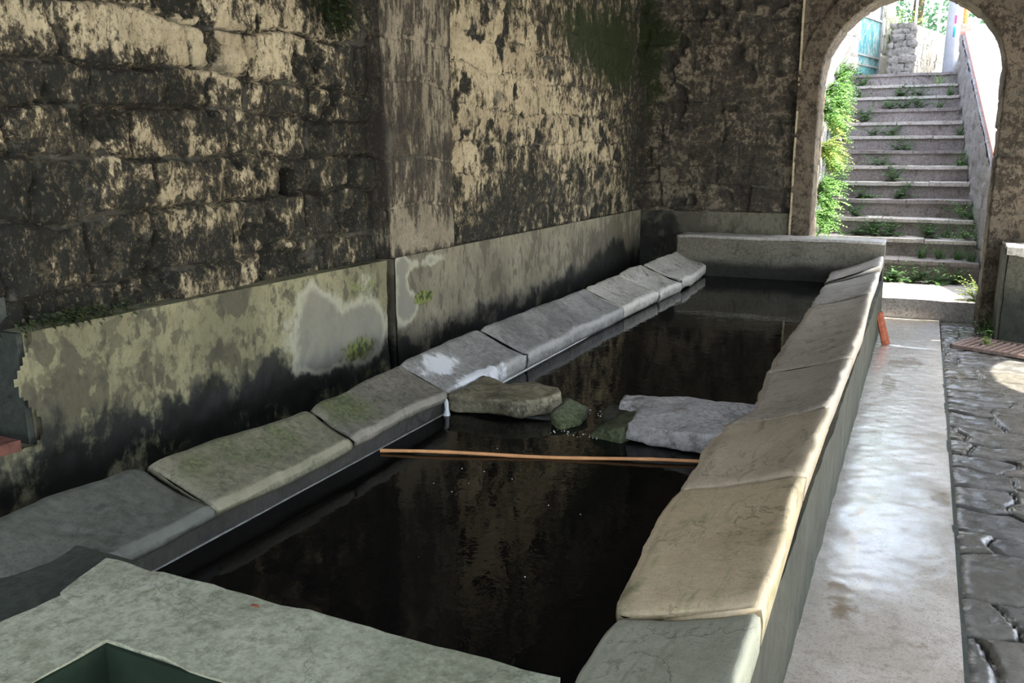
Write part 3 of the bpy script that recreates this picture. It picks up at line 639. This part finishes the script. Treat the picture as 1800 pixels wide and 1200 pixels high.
part(rock('divider_base', [(-2.04, 3.64), (-1.4, 3.68), (-1.4, 3.92), (-2.04, 3.94)], .3, .465, M_INN, None, None, 6, .012, .05))
part(rock('divider_base', [(-1.3, 3.60), (-.58, 3.56), (-.58, 3.95), (-1.3, 3.9)], .3, .46, M_INN, None, None, 7, .012, .05))
bm = tube_bm([(-2.05, 3.575, .53), (-2.03, 3.565, .51), (-2.022, 3.556, .475), (-2.02, 3.55, .445)], [.012, .012, .010, .022], 8)
tag(from_bm('water_trickle', bm, M_FOAM, None, True, .004, 2, 30), 'thin white trickle of water falling beside the brown broken slab', 'water', kind='stuff')
bm = bmesh.new()
for i in range(46):
    if i < 24: c = (random.uniform(-1.45, -1.22), random.uniform(3.5, 3.56), .4505)
    else: c = (random.uniform(-1.50, -1.30), random.uniform(3.84, 3.92), .4505)
    r = bmesh.ops.create_icosphere(bm, subdivisions=1, radius=random.uniform(.0015, .0045), matrix=Matrix.Translation(c))
for i in range(12):
    c = (random.uniform(-1.9, -.8), random.uniform(1.6, 3.3), .4503)
    bmesh.ops.create_icosphere(bm, subdivisions=1, radius=random.uniform(.001, .003), matrix=Matrix.Translation(c))
tag(from_bm('bubbles', bm, M_FOAM, None, True), 'tiny bubbles and specks floating on the trough water', 'bubbles', kind='stuff')
# cane
pts = [(-2.01+(1.30)*t, 2.955+.44*t, .459+.004*math.sin(t*9)) for t in np.linspace(0, 1, 30)]
bm = tube_bm(pts, [.0075+(.0012 if i % 6 == 0 else 0) for i in range(30)], 10)
tag(from_bm('cane_pole', bm, M_CANE, None, True), 'thin orange cane floating across the near half of the trough', 'pole')
# fallen petal-like red chip on the cross wall
rock('red_chip', [(-1.40, 1.475), (-1.375, 1.48), (-1.38, 1.487), (-1.405, 1.484)], .622, .6265, M_BRICK, 'tiny red chip lying on the edge of the cross wall', 'chip', 8, .001, .01)
# brick sill in the niche
bm = box_bm(-3.1, -2.83, 1.50, 1.915, .672, .712, .05, bev=0)
tag(from_bm('brick_sill', bm, M_DBRICK, None, False, .006, 3, 12), 'reddish brick sill in the dark niche of the left wall', 'brick')

struct(from_bm('wall_left', box_bm(-3.13, -3.08, .4, 2.0, .66, 1.12), M_DARKCON))  # dark sheets here line the niche to paint its shade
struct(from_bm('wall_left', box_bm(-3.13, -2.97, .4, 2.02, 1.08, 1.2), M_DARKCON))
struct(from_bm('wall_left', box_bm(-3.1, -2.87, 1.975, 1.999, .67, 1.08), M_DARKCON))  # covers the niche's lit side with painted shade
# ------------------------------------------------------------------ by the arch: tile, grate, block
def tile():
    # half-round ridged roof tile, standing on the floor and leaning on the trough
    n = 13; L = .30
    P = np.zeros((n, 8, 3))
    for i in range(n):
        a = -1.05+2.1*i/(n-1)
        for k in range(8):
            rr = .06*(1-.12*k/7)+(.004 if i % 3 == 0 else 0)
            P[i, k] = (rr*math.cos(a)-.05, rr*math.sin(a), L*k/7)
    P = P.reshape(-1, 3); m = Matrix.Translation((-.175, 8.38, .004)) @ Matrix.Rotation(-.26, 4, 'Y') @ Matrix.Rotation(-.5, 4, 'Z')
    P = np.array([m @ Vector(p) for p in P]).reshape(n, 8, 3)
    o = sheet('roof_tile', P, M_BRICK); md = o.modifiers.new('t', 'SOLIDIFY'); md.thickness = .014
    return tag(o, 'orange terracotta roof tile leaning on the outer side of the trough', 'roof tile')
tile()
def grate():
    g = empty('drain_grate', (.33, 8.47, .004), -.42); tag(g, 'rusty iron drain grate set in the floor before the arch', 'grate')
    W_, D = 1.35, .50
    bm = bmesh.new()
    for a in ((0, W_, 0, .02), (0, W_, D-.02, D), (0, .02, 0, D), (W_-.02, W_, 0, D)): box_bm(a[0], a[1], a[2], a[3], .0, .03, 0, bm)
    from_bm('frame', bm, M_IRON, g)
    for i in range(24):
        x = .045+i*(W_-.09)/23
        bm = bmesh.new(); box_bm(x-.008, x+.008, .015, D-.015, .006, .027, 0, bm)
        o = from_bm('bar', bm, M_IRON, g)
    from_bm('pit', box_bm(.01, W_-.01, .01, D-.01, .0005, .002), M_DARKCON, g)  # flat dark sheet paints the shaded depth under the bars
grate()
B = empty('stone_block', (1.2, 9.1, 0)); tag(B, 'low mossy stone block with its sunlit top painted pale, right of the arch', 'stone block')
part(from_bm('body', box_bm(.735, 1.75, 8.85, 9.38, -.03, .83, .05), M_BLK, None, True, .014, 3, 7), B)
part(from_bm('cap', box_bm(.715, 1.75, 8.84, 9.38, .80, .875, .04), M_WHITE, None, True, .018, 5, 9), B, 'worn cap stone, sunlight painted in as pale')  # pale material stands in for sun on the block's top
part(from_bm('side_strip', box_bm(.70, .728, 8.86, 9.38, -.03, .86, .04), M_OUT, None, True, .006, 6, 9), B, 'pale concrete strip')

# ================================================================== outside: landing and stairs
LX = lambda y: -1.10-.07*(y-11.2); RX = lambda y: .655-.06*(y-11.2)
ST = empty('stone_staircase', (-.2, 12, 0)); tag(ST, 'flight of worn stone steps rising behind the arch', 'staircase')
bm = prism_bm([(-1.08, 9.85), (.64, 9.85), (.66, 11.5), (-1.10, 11.5)], -.05, .205); fine(bm, .09)
part(from_bm('landing', bm, M_SLAB, None, True, .012, 2, 7), ST)
for k in range(13):
    y = 11.35+.455*k; z = .44+.215*k; y2 = y+.62 if k < 12 else y+.8
    bm = prism_bm([(LX(y)-.05, y+.02), (RX(y)+.02, y+.02), (RX(y2)+.02, y2), (LX(y2)-.05, y2)], z-.3 if k else 0, z-.04)
    fine(bm, .10)
    o = part(from_bm('step', bm, M_STEP, None, True, .012, 20+k, 8), ST)
    # worn tread stone in two lengths, mostly toned paler to paint its skylight
    xm = -.2+.3*math.sin(k*2.1); dz = .008*math.sin(k*5)
    for s_, (a, b, c, d) in enumerate(((LX(y)-.04, xm-.004, xm-.004, LX(y2)-.04), (xm+.004, RX(y)+.01, RX(y2)+.01, xm+.004))):
        bm = prism_bm([(a, y-.012), (b, y-.012-.01*s_), (c, y2), (d, y2)], z-.045, z+dz*s_); fine(bm, .06)
        t = from_bm('tread', bm, M_SLAB if k % 3 else M_STEP, None, True, .009, 40+k*2+s_, 9); t.parent = o
# ground at the top of the stairs and under everything
struct(from_bm('floor', box_bm(-6, 8, 17.1, 60, 2.7, 3.0), M_RAMP))
struct(from_bm('floor', box_bm(2.52, 40, -30, 9.85, -.3, -.05), M_RAMP))
struct(from_bm('floor', box_bm(-40, 2.6, -30, -3.3, -.3, -.05), M_RAMP))
# left retaining wall
def lwall():
    A = [(-1.07, 9.86), (LX(16.9), 16.9)]
    U = np.repeat(np.linspace(0, 1, 200)[:, None], 120, 1); V = np.repeat(np.linspace(-.05, 3.92, 120)[None], 200, 0)
    x = A[0][0]+(A[1][0]-A[0][0])*U; y = A[0][1]+(A[1][1]-A[0][1])*U
    j, r, d = masonry(y, V, .3, .5, 5, .06)
    x = x+(-.02*j+(r-.5)*.03+(fbm(P3(y*4, V*4, 1), 4)-.5)*.05)
    z = np.zeros_like(j)
    return sheet('retaining_wall_face', np.stack([x, y, V], -1), M_GRAN, None, {'bias': j*.3, 'moss': z, 'pale': z, 'edge': z}, flip=False)
RT = empty('retaining_wall', (-1.4, 13, 0)); tag(RT, 'grey stone retaining wall on the left of the stairs, overgrown with ferns', 'wall')
f_ = lwall(); f_.name = 'face'; part(f_, RT)
bm = prism_bm([(-1.10, 9.86), (LX(16.9)-.03, 16.9), (LX(16.9)-.5, 16.9), (-1.6, 9.86)], -.05, 3.9); part(from_bm('core', bm, M_GRAN), RT)
# right stair wall with pink coping
SW = empty('stair_wall', (.65, 13, 0)); tag(SW, 'grey rubble wall with a pink coping on the right of the stairs', 'wall')
def stairwall():
    ya, yb = 11.15, 17.0; n = 150
    t = np.linspace(0, 1, n); y = ya+(yb-ya)*t; top = 1.42+.385*(y-ya)
    U = np.repeat(y[:, None], 60, 1); F = np.repeat(np.linspace(0, 1, 60)[None], n, 0); V = -.05+(top[:, None]+.05)*F
    j, r, d = masonry(U, V, .22, .3, 15, .06)
    X_ = RX(U)+.02+(.02*j-(r-.5)*.03-(fbm(P3(U*5, V*5, 3), 4)-.5)*.05)
    P = np.stack([X_, U, V], -1); z = j*0
    o = sheet('face', P, M_GRAN, None, {'bias': j*.3, 'moss': z, 'pale': z, 'edge': z}, flip=True); part(o, SW)
    bm = bmesh.new(); vs = []
    for yy in (ya, yb):
        tp = 1.42+.385*(yy-ya); x0 = RX(yy)+.035; vs.append([bm.verts.new(c) for c in ((x0, yy, -.05), (x0+.11, yy, -.05), (x0+.11, yy, tp), (x0, yy, tp))])
    bm.faces.new(vs[0][::-1]); bm.faces.new(vs[1])
    for i in range(4): bm.faces.new((vs[0][i], vs[0][(i+1) % 4], vs[1][(i+1) % 4], vs[1][i]))
    fine(bm, .12); part(from_bm('core', bm, M_GRAN, None, True, .012, 3, 7), SW)
    bm = bmesh.new(); vs = []
    for yy in (ya-.01, yb):
        tp = 1.42+.385*(yy-ya); x0 = RX(yy)+.07; vs.append([bm.verts.new(c) for c in ((x0, yy, tp-.01), (x0+.11, yy, tp-.01), (x0+.11, yy, tp+.05), (x0, yy, tp+.05))])
    bm.faces.new(vs[0][::-1]); bm.faces.new(vs[1])
    for i in range(4): bm.faces.new((vs[0][i], vs[0][(i+1) % 4], vs[1][(i+1) % 4], vs[1][i]))
    part(from_bm('coping', bm, M_PINK), SW, 'pink coping')
    part(from_bm('end_stone', box_bm(.32, .47, 16.85, 17.05, 3.5, 3.78), M_PINK), SW, 'pink end stone')
stairwall()
# ramp beyond it
bm = bmesh.new(); rp = []
for yy, zz in ((9.86, .62), (19.8, 4.12)):
    x0 = RX(yy)+.16 if yy > 11 else .84; rp.append([bm.verts.new(c) for c in ((x0, yy, zz-.7), (7, yy, zz-.7), (7, yy, zz), (x0, yy, zz))])
bm.faces.new(rp[0][::-1]); bm.faces.new(rp[1])
for i in range(4): bm.faces.new((rp[0][i], rp[0][(i+1) % 4], rp[1][(i+1) % 4], rp[1][i]))
tag(from_bm('ramp', bm, M_RAMP), 'white sunlit ramp rising to the right of the stair wall', 'ramp')
# house wall with the turquoise door
def stonewall_box(name, x0, x1, y0, y1, z0, z1, mat, rz, org, seed, parent, course=.3, width=.5, label=None):
    bm = box_bm(x0, x1, y0, y1, z0, z1, .03)
    me = bpy.data.meshes.new(name); bmesh.ops.recalc_face_normals(bm, faces=bm.faces)
    co = np.array([v.co[:] for v in bm.verts]); u = co[:, 0]+co[:, 1]; j, r, d = masonry(u[None], co[:, 2][None], course, width, seed, .08, .016)
    j = j[0]; r = r[0]; c = np.array([(x0+x1)/2, (y0+y1)/2, (z0+z1)/2]); dr = co-c; dr[:, 2] = 0; dr /= np.linalg.norm(dr, axis=1)[:, None]+1e-6
    co = co+dr*((r-.5)*.07-.05*j+(fbm(co*5, 4)-.5)*.07)[:, None]
    for v, q in zip(bm.verts, co): v.co = q
    bm.to_mesh(me); bm.free()
    at = me.attributes.new('bias', 'FLOAT', 'POINT'); at.data.foreach_set('value', (j*.75).astype(np.float32))
    o = link(name, me, mat, parent, True)
    if label: o['label'] = label
    return o
RZ = math.atan2(.966, .26)
HW = empty('house_wall', (-1.502, 16.85, 3.0), RZ); tag(HW, 'pale stone house wall around the turquoise door at the stair top', 'wall')
stonewall_box('masonry', 0, .79, 0, .35, -.1, 4.2, M_WHITE, 0, None, 3, HW)
stonewall_box('masonry', 2.06, 2.75, 0, .35, -.1, 4.2, M_WHITE, 0, None, 4, HW)
stonewall_box('lintel', .79, 2.06, 0, .35, 1.55, 4.2, M_WHITE, 0, None, 6, HW)
DR = empty('plank_door', (-1.502+.26*.8, 16.85+.966*.8, 3.0), RZ); tag(DR, 'flaking turquoise door at the top of the stairs', 'door')
from_bm('leaf', box_bm(.02, 1.23, .05, .10, 0, 1.12, .05), M_DOOR, DR)
for z in (.28, .45, 1.12): from_bm('rail', box_bm(.01, 1.24, .02, .06, z, z+.035), M_WOODG, DR)
for x in (0, 1.22): from_bm('post', box_bm(x, x+.04, .02, .10, 0, 1.5), M_WOODG, DR)
from_bm('transom_board', box_bm(.03, 1.22, .06, .09, 1.155, 1.5), M_WOODG, DR, False)
PR = empty('rubble_pier', (-.585, 18.2, 3.0)); tag(PR, 'grey rubble gate pier right of the turquoise door', 'pier')
stonewall_box('pier', -.215, .215, 0, .22, -.1, 1.02, M_PIER, 0, None, 9, PR, .15, .22)
LW_ = empty('garden_wall', (-.362, 18.3, 3.0), RZ); tag(LW_, 'low sunlit stone wall running back from the rubble pier', 'wall')
stonewall_box('masonry', 0, 3.3, 0, .3, -.1, .98, M_WHITE, 0, None, 12, LW_, .2, .3)
# pole
UP = empty('utility_pole', (.225, 17.45, 3.0)); tag(UP, 'tall grey utility pole at the top of the stairs', 'pole')
from_bm('shaft', tube_bm([(0, 0, -.1), (.012, 0, 2), (.03, 0, 4.2)], [.125, .12, .105], 28), M_POLE, UP, True)
def sticker(z0, z1, a0, a1, mat, lab):
    P = np.zeros((8, 6, 3))
    for i in range(8):
        a = a0+(a1-a0)*i/7
        for k in range(6): P[i, k] = (.0055+.1235*math.cos(a), .1235*math.sin(a), z0+(z1-z0)*k/5)
    o = sheet('sticker', P, mat, UP); m = o.modifiers.new('t', 'SOLIDIFY'); m.thickness = .002; o['label'] = lab
sticker(.85, .98, -1.62, -1.35, M_MAG, 'magenta sticker'); sticker(.63, .79, -1.68, -1.40, M_TEAL, 'teal sticker')
# fence and orange post
tag(from_bm('orange_post', tube_bm([(.40, 18.0, 3.0), (.40, 18.0, 5.2)], .05, 12), M_ORANGE, None, True), 'orange post behind the stair wall', 'post')
FP = [(.47, 19.9), (.66, 20.0), (.86, 20.1), (1.08, 20.2), (-.45, 20.4), (-.02, 20.3)]
for i, (x, y) in enumerate(FP):
    b = 3.9 if x > .3 else 3.0
    tag(from_bm('fence_post', tube_bm([(x, y, b), (x, y, 5.8)], .022, 8), M_WPAINT, None, True), 'thin white fence post ' + ['right after the orange post', 'second right of the orange post', 'third right of the orange post', 'furthest right above the ramp', 'rising behind the rubble pier', 'between rubble pier and utility pole'][i], 'post', 'thin white fence posts')

# ================================================================== plants
def leaf(bm, p, d, up, L, w):
    d = d.normalized(); s = d.cross(up)
    if s.length < 1e-4: s = Vector((1, 0, 0))
    s.normalize(); n = s.cross(d)
    a = bm.verts.new(p); b = bm.verts.new(p+d*L*.45+s*w-n*w*.2); c = bm.verts.new(p+d*L+Vector((0, 0, -L*.15))); e = bm.verts.new(p+d*L*.45-s*w-n*w*.2)
    bm.faces.new((a, b, c)); bm.faces.new((a, c, e))
rnd = random.Random(3)
def rv(a=1.): return Vector((rnd.uniform(-a, a), rnd.uniform(-a, a), rnd.uniform(-a, a)))
def fern(pos, out, size, nf, name, mat, label, cat, group, dense=10, ll=.05, lw=.012, parent=None):
    """fronds or stems arching out of one root, each with leaves along it"""
    bm = bmesh.new(); bs = bmesh.new(); pos = Vector(pos); out = Vector(out)
    for i in range(nf):
        d = (out*1.0+rv(.9)).normalized(); L = size*rnd.uniform(.5, 1.1); p = Vector(rv(size*.12)); pts = []
        for k in range(dense):
            pts.append(p.copy()); p = p+d*L/dense; d = (d+Vector((0, 0, -.10))+rv(.09)).normalized()
            s = d.cross(Vector((0, 0, 1))).normalized() if abs(d.z) < .98 else Vector((1, 0, 0))
            f = 1-.5*k/dense
            for sg in (-1, 1): leaf(bm, p, (s*sg+d*.5+rv(.35)), Vector((0, 0, 1)), ll*f*rnd.uniform(.7, 1.3), lw*f)
        tube_bm(pts, .0022, 4, bs, False)
    o = empty(name, pos); tag(o, label, cat, group)
    from_bm('leaves', bm, mat, o); from_bm('stems', bs, M_LEAFD, o)
    return o
def tuft(pos, size, nb, name, mat, label, cat, group):
    """grass blades bending from one root"""
    bm = bmesh.new()
    for i in range(nb):
        d = Vector((rnd.uniform(-.7, .7), rnd.uniform(-.7, .3), 1)).normalized(); L = size*rnd.uniform(.5, 1.1); p = rv(size*.15); p.z = 0; w = size*.022
        s = Vector((d.y, -d.x, 0)).normalized() if d.xy.length > .01 else Vector((1, 0, 0)); prev = None
        for k in range(5):
            ww = w*(1-k/4.4); q = (bm.verts.new(p-s*ww), bm.verts.new(p+s*ww))
            if prev: bm.faces.new((prev[0], prev[1], q[1], q[0]))
            prev = q; p = p+d*L/4; d = (d+Vector((d.x*.5, d.y*.5, -.33))).normalized()
    o = empty(name, pos); tag(o, label, cat, group); from_bm('blades', bm, mat, o)
    return o
# hanging greenery on the left retaining wall
G = 'ferns on the left stair wall'
spots = [(10.4, 1.0), (10.9, .55), (11.2, 1.35), (11.6, .9), (11.9, 1.75), (12.3, 1.3), (12.7, 2.0), (13.1, 1.65), (13.6, 2.35), (14.1, 2.05), (14.7, 2.7), (15.3, 2.55), (16.0, 3.05), (10.6, 1.7), (11.2, 2.05), (12.2, 2.45), (10.3, .45), (13.0, 2.7), (11.5, 1.6), (12.6, 1.55),
         (10.1, .75), (10.1, 1.3), (10.2, 1.75), (10.5, 2.1), (10.15, 2.15), (10.8, 1.15), (11.6, 2.3), (10.7, 2.4)]
for i, (y, z) in enumerate(sorted(spots)):
    k = max(0, min(12, int((y-11.35)/.455))); hh = z-(.44+.215*(y-11.35)/.455)
    lab = 'green fern on the left retaining wall, ' + ('%s, ' % ('beside the landing' if y < 11.3 else 'beside %s step' % ['lowest', 'second', 'third', 'fourth', 'fifth', 'sixth', 'seventh', 'eighth', 'ninth', 'tenth', 'eleventh', 'twelfth', 'top'][k])) + ('low' if z < 1.0 else 'knee high' if z < 1.4 else 'waist high' if z < 2 else 'head high' if z < 2.6 else 'near its top')
    fern(((LX(y) if y > 11.2 else -1.07+(y-9.9)*-.03)+.02, y, z), (.9, -.45, .25), .29, 30, 'wall_fern', M_LEAF if rnd.random() < .75 else M_LEAFY, lab, 'fern', G, 9, .06, .016)
# weeds on the steps
def zt(k): return .205 if k < 0 else .44+.215*k
W_ = [(-1, -.22, 11.25, 1), (-1, .02, 11.22, 1), (-1, .22, 11.24, 1), (-1, .40, 11.28, 1), (-1, -.38, 11.25, 1), (0, .05, 11.72, 0), (0, .25, 11.74, 0), (0, .45, 11.72, 0), (0, .58, 11.6, 0),
      (1, -.75, 12.2, 1), (1, -.55, 12.2, 1), (1, -.35, 12.2, 1), (1, .1, 12.2, 1), (1, .3, 12.2, 0), (1, .56, 12.1, 2), (2, -.8, 12.6, 1), (2, .5, 12.6, 2), (2, .58, 12.5, 0), (3, -.75, 13.1, 1), (3, -.3, 13.1, 1), (4, -.4, 13.55, 1), (5, .5, 13.9, 2), (5, .42, 14.0, 0), (5, -.6, 14, 1), (6, -.35, 14.45, 1), (7, -.8, 14.9, 1), (7, -.55, 14.9, 1), (7, .42, 14.9, 0), (8, -.95, 15.35, 1), (9, -.6, 15.8, 1), (9, -.4, 15.8, 1), (9, -.2, 15.8, 1), (9, .1, 15.8, 0), (10, -.5, 16.3, 1), (10, -.2, 16.3, 1), (10, .25, 16.2, 0), (11, .08, 16.75, 3), (11, -1.1, 16.7, 1), (10, -1.1, 16.2, 1), (12, -1.25, 17.1, 1)]
nth = ['lowest', 'second', 'third', 'fourth', 'fifth', 'sixth', 'seventh', 'eighth', 'ninth', 'tenth', 'eleventh', 'twelfth', 'top']
for k, x, y, t in W_:
    side = 'far left' if x < -.7 else 'left' if x < -.45 else 'left of centre' if x < -.1 else 'centre' if x < .15 else 'right of centre' if x < .35 else 'right' if x < .52 else 'far right'
    where = 'landing below the stairs, %s' % side if k < 0 else '%s step, %s' % (nth[k], side)
    if t == 1: fern((x, y-.03, zt(k)+.01), (0, -.35, .55), .28, 18, 'step_weed', M_LEAFD, 'dark leafy weed, ' + where, 'weed', 'weeds growing on the steps, ' + where, 6, .065, .024)
    elif t == 2: fern((x, y-.03, zt(k)+.01), (-.3, -.3, .8), .38, 16, 'step_weed', M_LEAF, 'tall bright green weed on the ' + where, 'weed', 'bright weeds growing on the steps, ' + where, 8, .05, .014)
    elif t == 3: tuft((x, y-.15, zt(k)), .34, 14, 'strap_leaf_plant', M_LEAF, 'rosette of arching strap leaves high on the steps', 'plant', None)
    else: tuft((x, y-.04, zt(k)), .30, 26, 'grass_tuft', M_LEAFD, 'grass tuft on the ' + where, 'grass', 'grass tufts, ' + where)
fern((.60, 10.05, .22), (-.4, -.3, 1.1), .34, 26, 'fern', M_LEAFY, 'yellow green fern at the corner of the landing by the arch', 'fern', None, 10, .04, .012)
fern((.69, 9.0, .02), (-.25, -.35, 1.2), .36, 8, 'fern', M_LEAF, 'sparse weed climbing the strip beside the mossy block', 'weed', None, 8, .035, .01)
tuft((.66, 9.2, 0), .40, 12, 'grass_tuft', M_LEAFD, 'thin grass at the foot of the right pier', 'grass', None)
fern((.62, 8.62, .03), (0, 0, 1), .10, 10, 'fern', M_LEAFY, 'small weed growing through the drain grate', 'weed', None, 5, .03, .01)
# moss cushions on the wall under the window of growth
def cushion(c, ra, rb, n, lab):
    bm = bmesh.new()
    for i in range(n):
        a = rnd.gauss(0, .42); b = rnd.gauss(0, .42)
        leaf(bm, Vector((c[0], c[1]+a*ra, c[2]+b*rb)), Vector((.5, rnd.uniform(-.6, .6), rnd.uniform(-1, .3))), Vector((1, 0, 0)), rnd.uniform(.015, .035), .006)
    tag(from_bm('moss_cushion', bm, M_MOSSL), lab, 'moss', kind='stuff')
M_MOSSL = leafmat('dark_moss', (.012, .02, .007), (.035, .05, .015))
cushion((-2.90, 4.0, 2.46), .16, .16, 900, 'dark green moss tuft left of the buttress, near its top')
cushion((-2.84, 2.2, 1.12), .3, .03, 350, 'dark moss on the plaster ledge at the near end of the left wall')
# trees
def tree(x, y, z, h, r, n, mat, lab):
    t = empty('tree', (x, y, z)); tag(t, lab, 'tree', None)
    from_bm('trunk', tube_bm([(0, 0, -.2), (.1, 0, h*.5), (0, .1, h*.9)], [.16, .12, .05], 10), M_BARK, t, True)
    bm = bmesh.new()
    cl = [(Vector((0, 0, h*.62))+Vector((rnd.gauss(0, r*.5), rnd.gauss(0, r*.5), rnd.gauss(0, h*.24))), r*rnd.uniform(.25, .5)) for _ in range(26)]
    for i in range(n):
        c, rr = rnd.choice(cl); d = rv(1).normalized(); p = c+d*rr*rnd.uniform(.6, 1)
        leaf(bm, p, d+rv(.8), Vector((0, 0, 1)), rnd.uniform(.08, .16), .045)
    from_bm('crown', bm, mat, t)
tree(-.6, 25, 3, 5.2, 2.0, 9000, M_TREE, 'dark green tree behind the rubble pier')
tree(1.9, 24, 3, 5.0, 1.7, 7000, M_TREE, 'green tree behind the fence above the ramp')
tree(-3.5, 27, 3, 6, 2.4, 6000, M_TREE, 'green tree behind the house with the turquoise door')
b = fern((-.72, 19.3, 3.75), (0, 0, 1), .9, 60, 'yellow_bush', M_LEAFY, 'bright yellow green bush between the door and the rubble pier', 'bush', None, 8, .09, .035)

# three unseen trees, added on the right only to shade the stairs
def added_shade_tree(x, y, z, h, rx, ry, n, lab):
    t = empty('tree', (x, y, z)); tag(t, lab, 'tree')
    from_bm('trunk', tube_bm([(0, 0, -.3), (.1, 0, h*.5), (0, 0, h)], [.14, .10, .04], 10), M_BARK, t, True)
    bm = bmesh.new()
    for i in range(n):
        p = Vector((rnd.uniform(-1, 1)*rx, rnd.uniform(-1, 1)*ry, h+rnd.uniform(-.35, .35)))
        leaf(bm, p, rv(1), Vector((0, 0, 1)), rnd.uniform(.16, .26), .08)
    from_bm('crown', bm, M_TREE, t)
for yy, nm in ((12.6, 'nearest'), (15.2, 'middle'), (17.8, 'farthest')):
    zb = .62+.36*(yy-9.86); added_shade_tree(-.25+6.4/1.6, yy+.3*4.0-.6, zb-.05, 6.4+.3, 1.05, 1.35, 2600, nm + ' of three unseen flat-crowned trees added to shade the stairs')

# things of one kind that would read alike are told apart by how near the arch they grow
from collections import defaultdict
same = defaultdict(list)
for o in COL.objects:
    if o.get('group') and o.get('label') and not o.parent: same[o['label']].append(o)
for lab, os_ in same.items():
    if len(os_) > 1 and len(os_) < 6:
        os_.sort(key=lambda o: (o.location.y, o.location.x, o.location.z))
        for o, w in zip(os_, ['nearest', 'second nearest', 'third nearest', 'fourth nearest', 'farthest']):
            o['label'] = lab+', '+w+' of these'
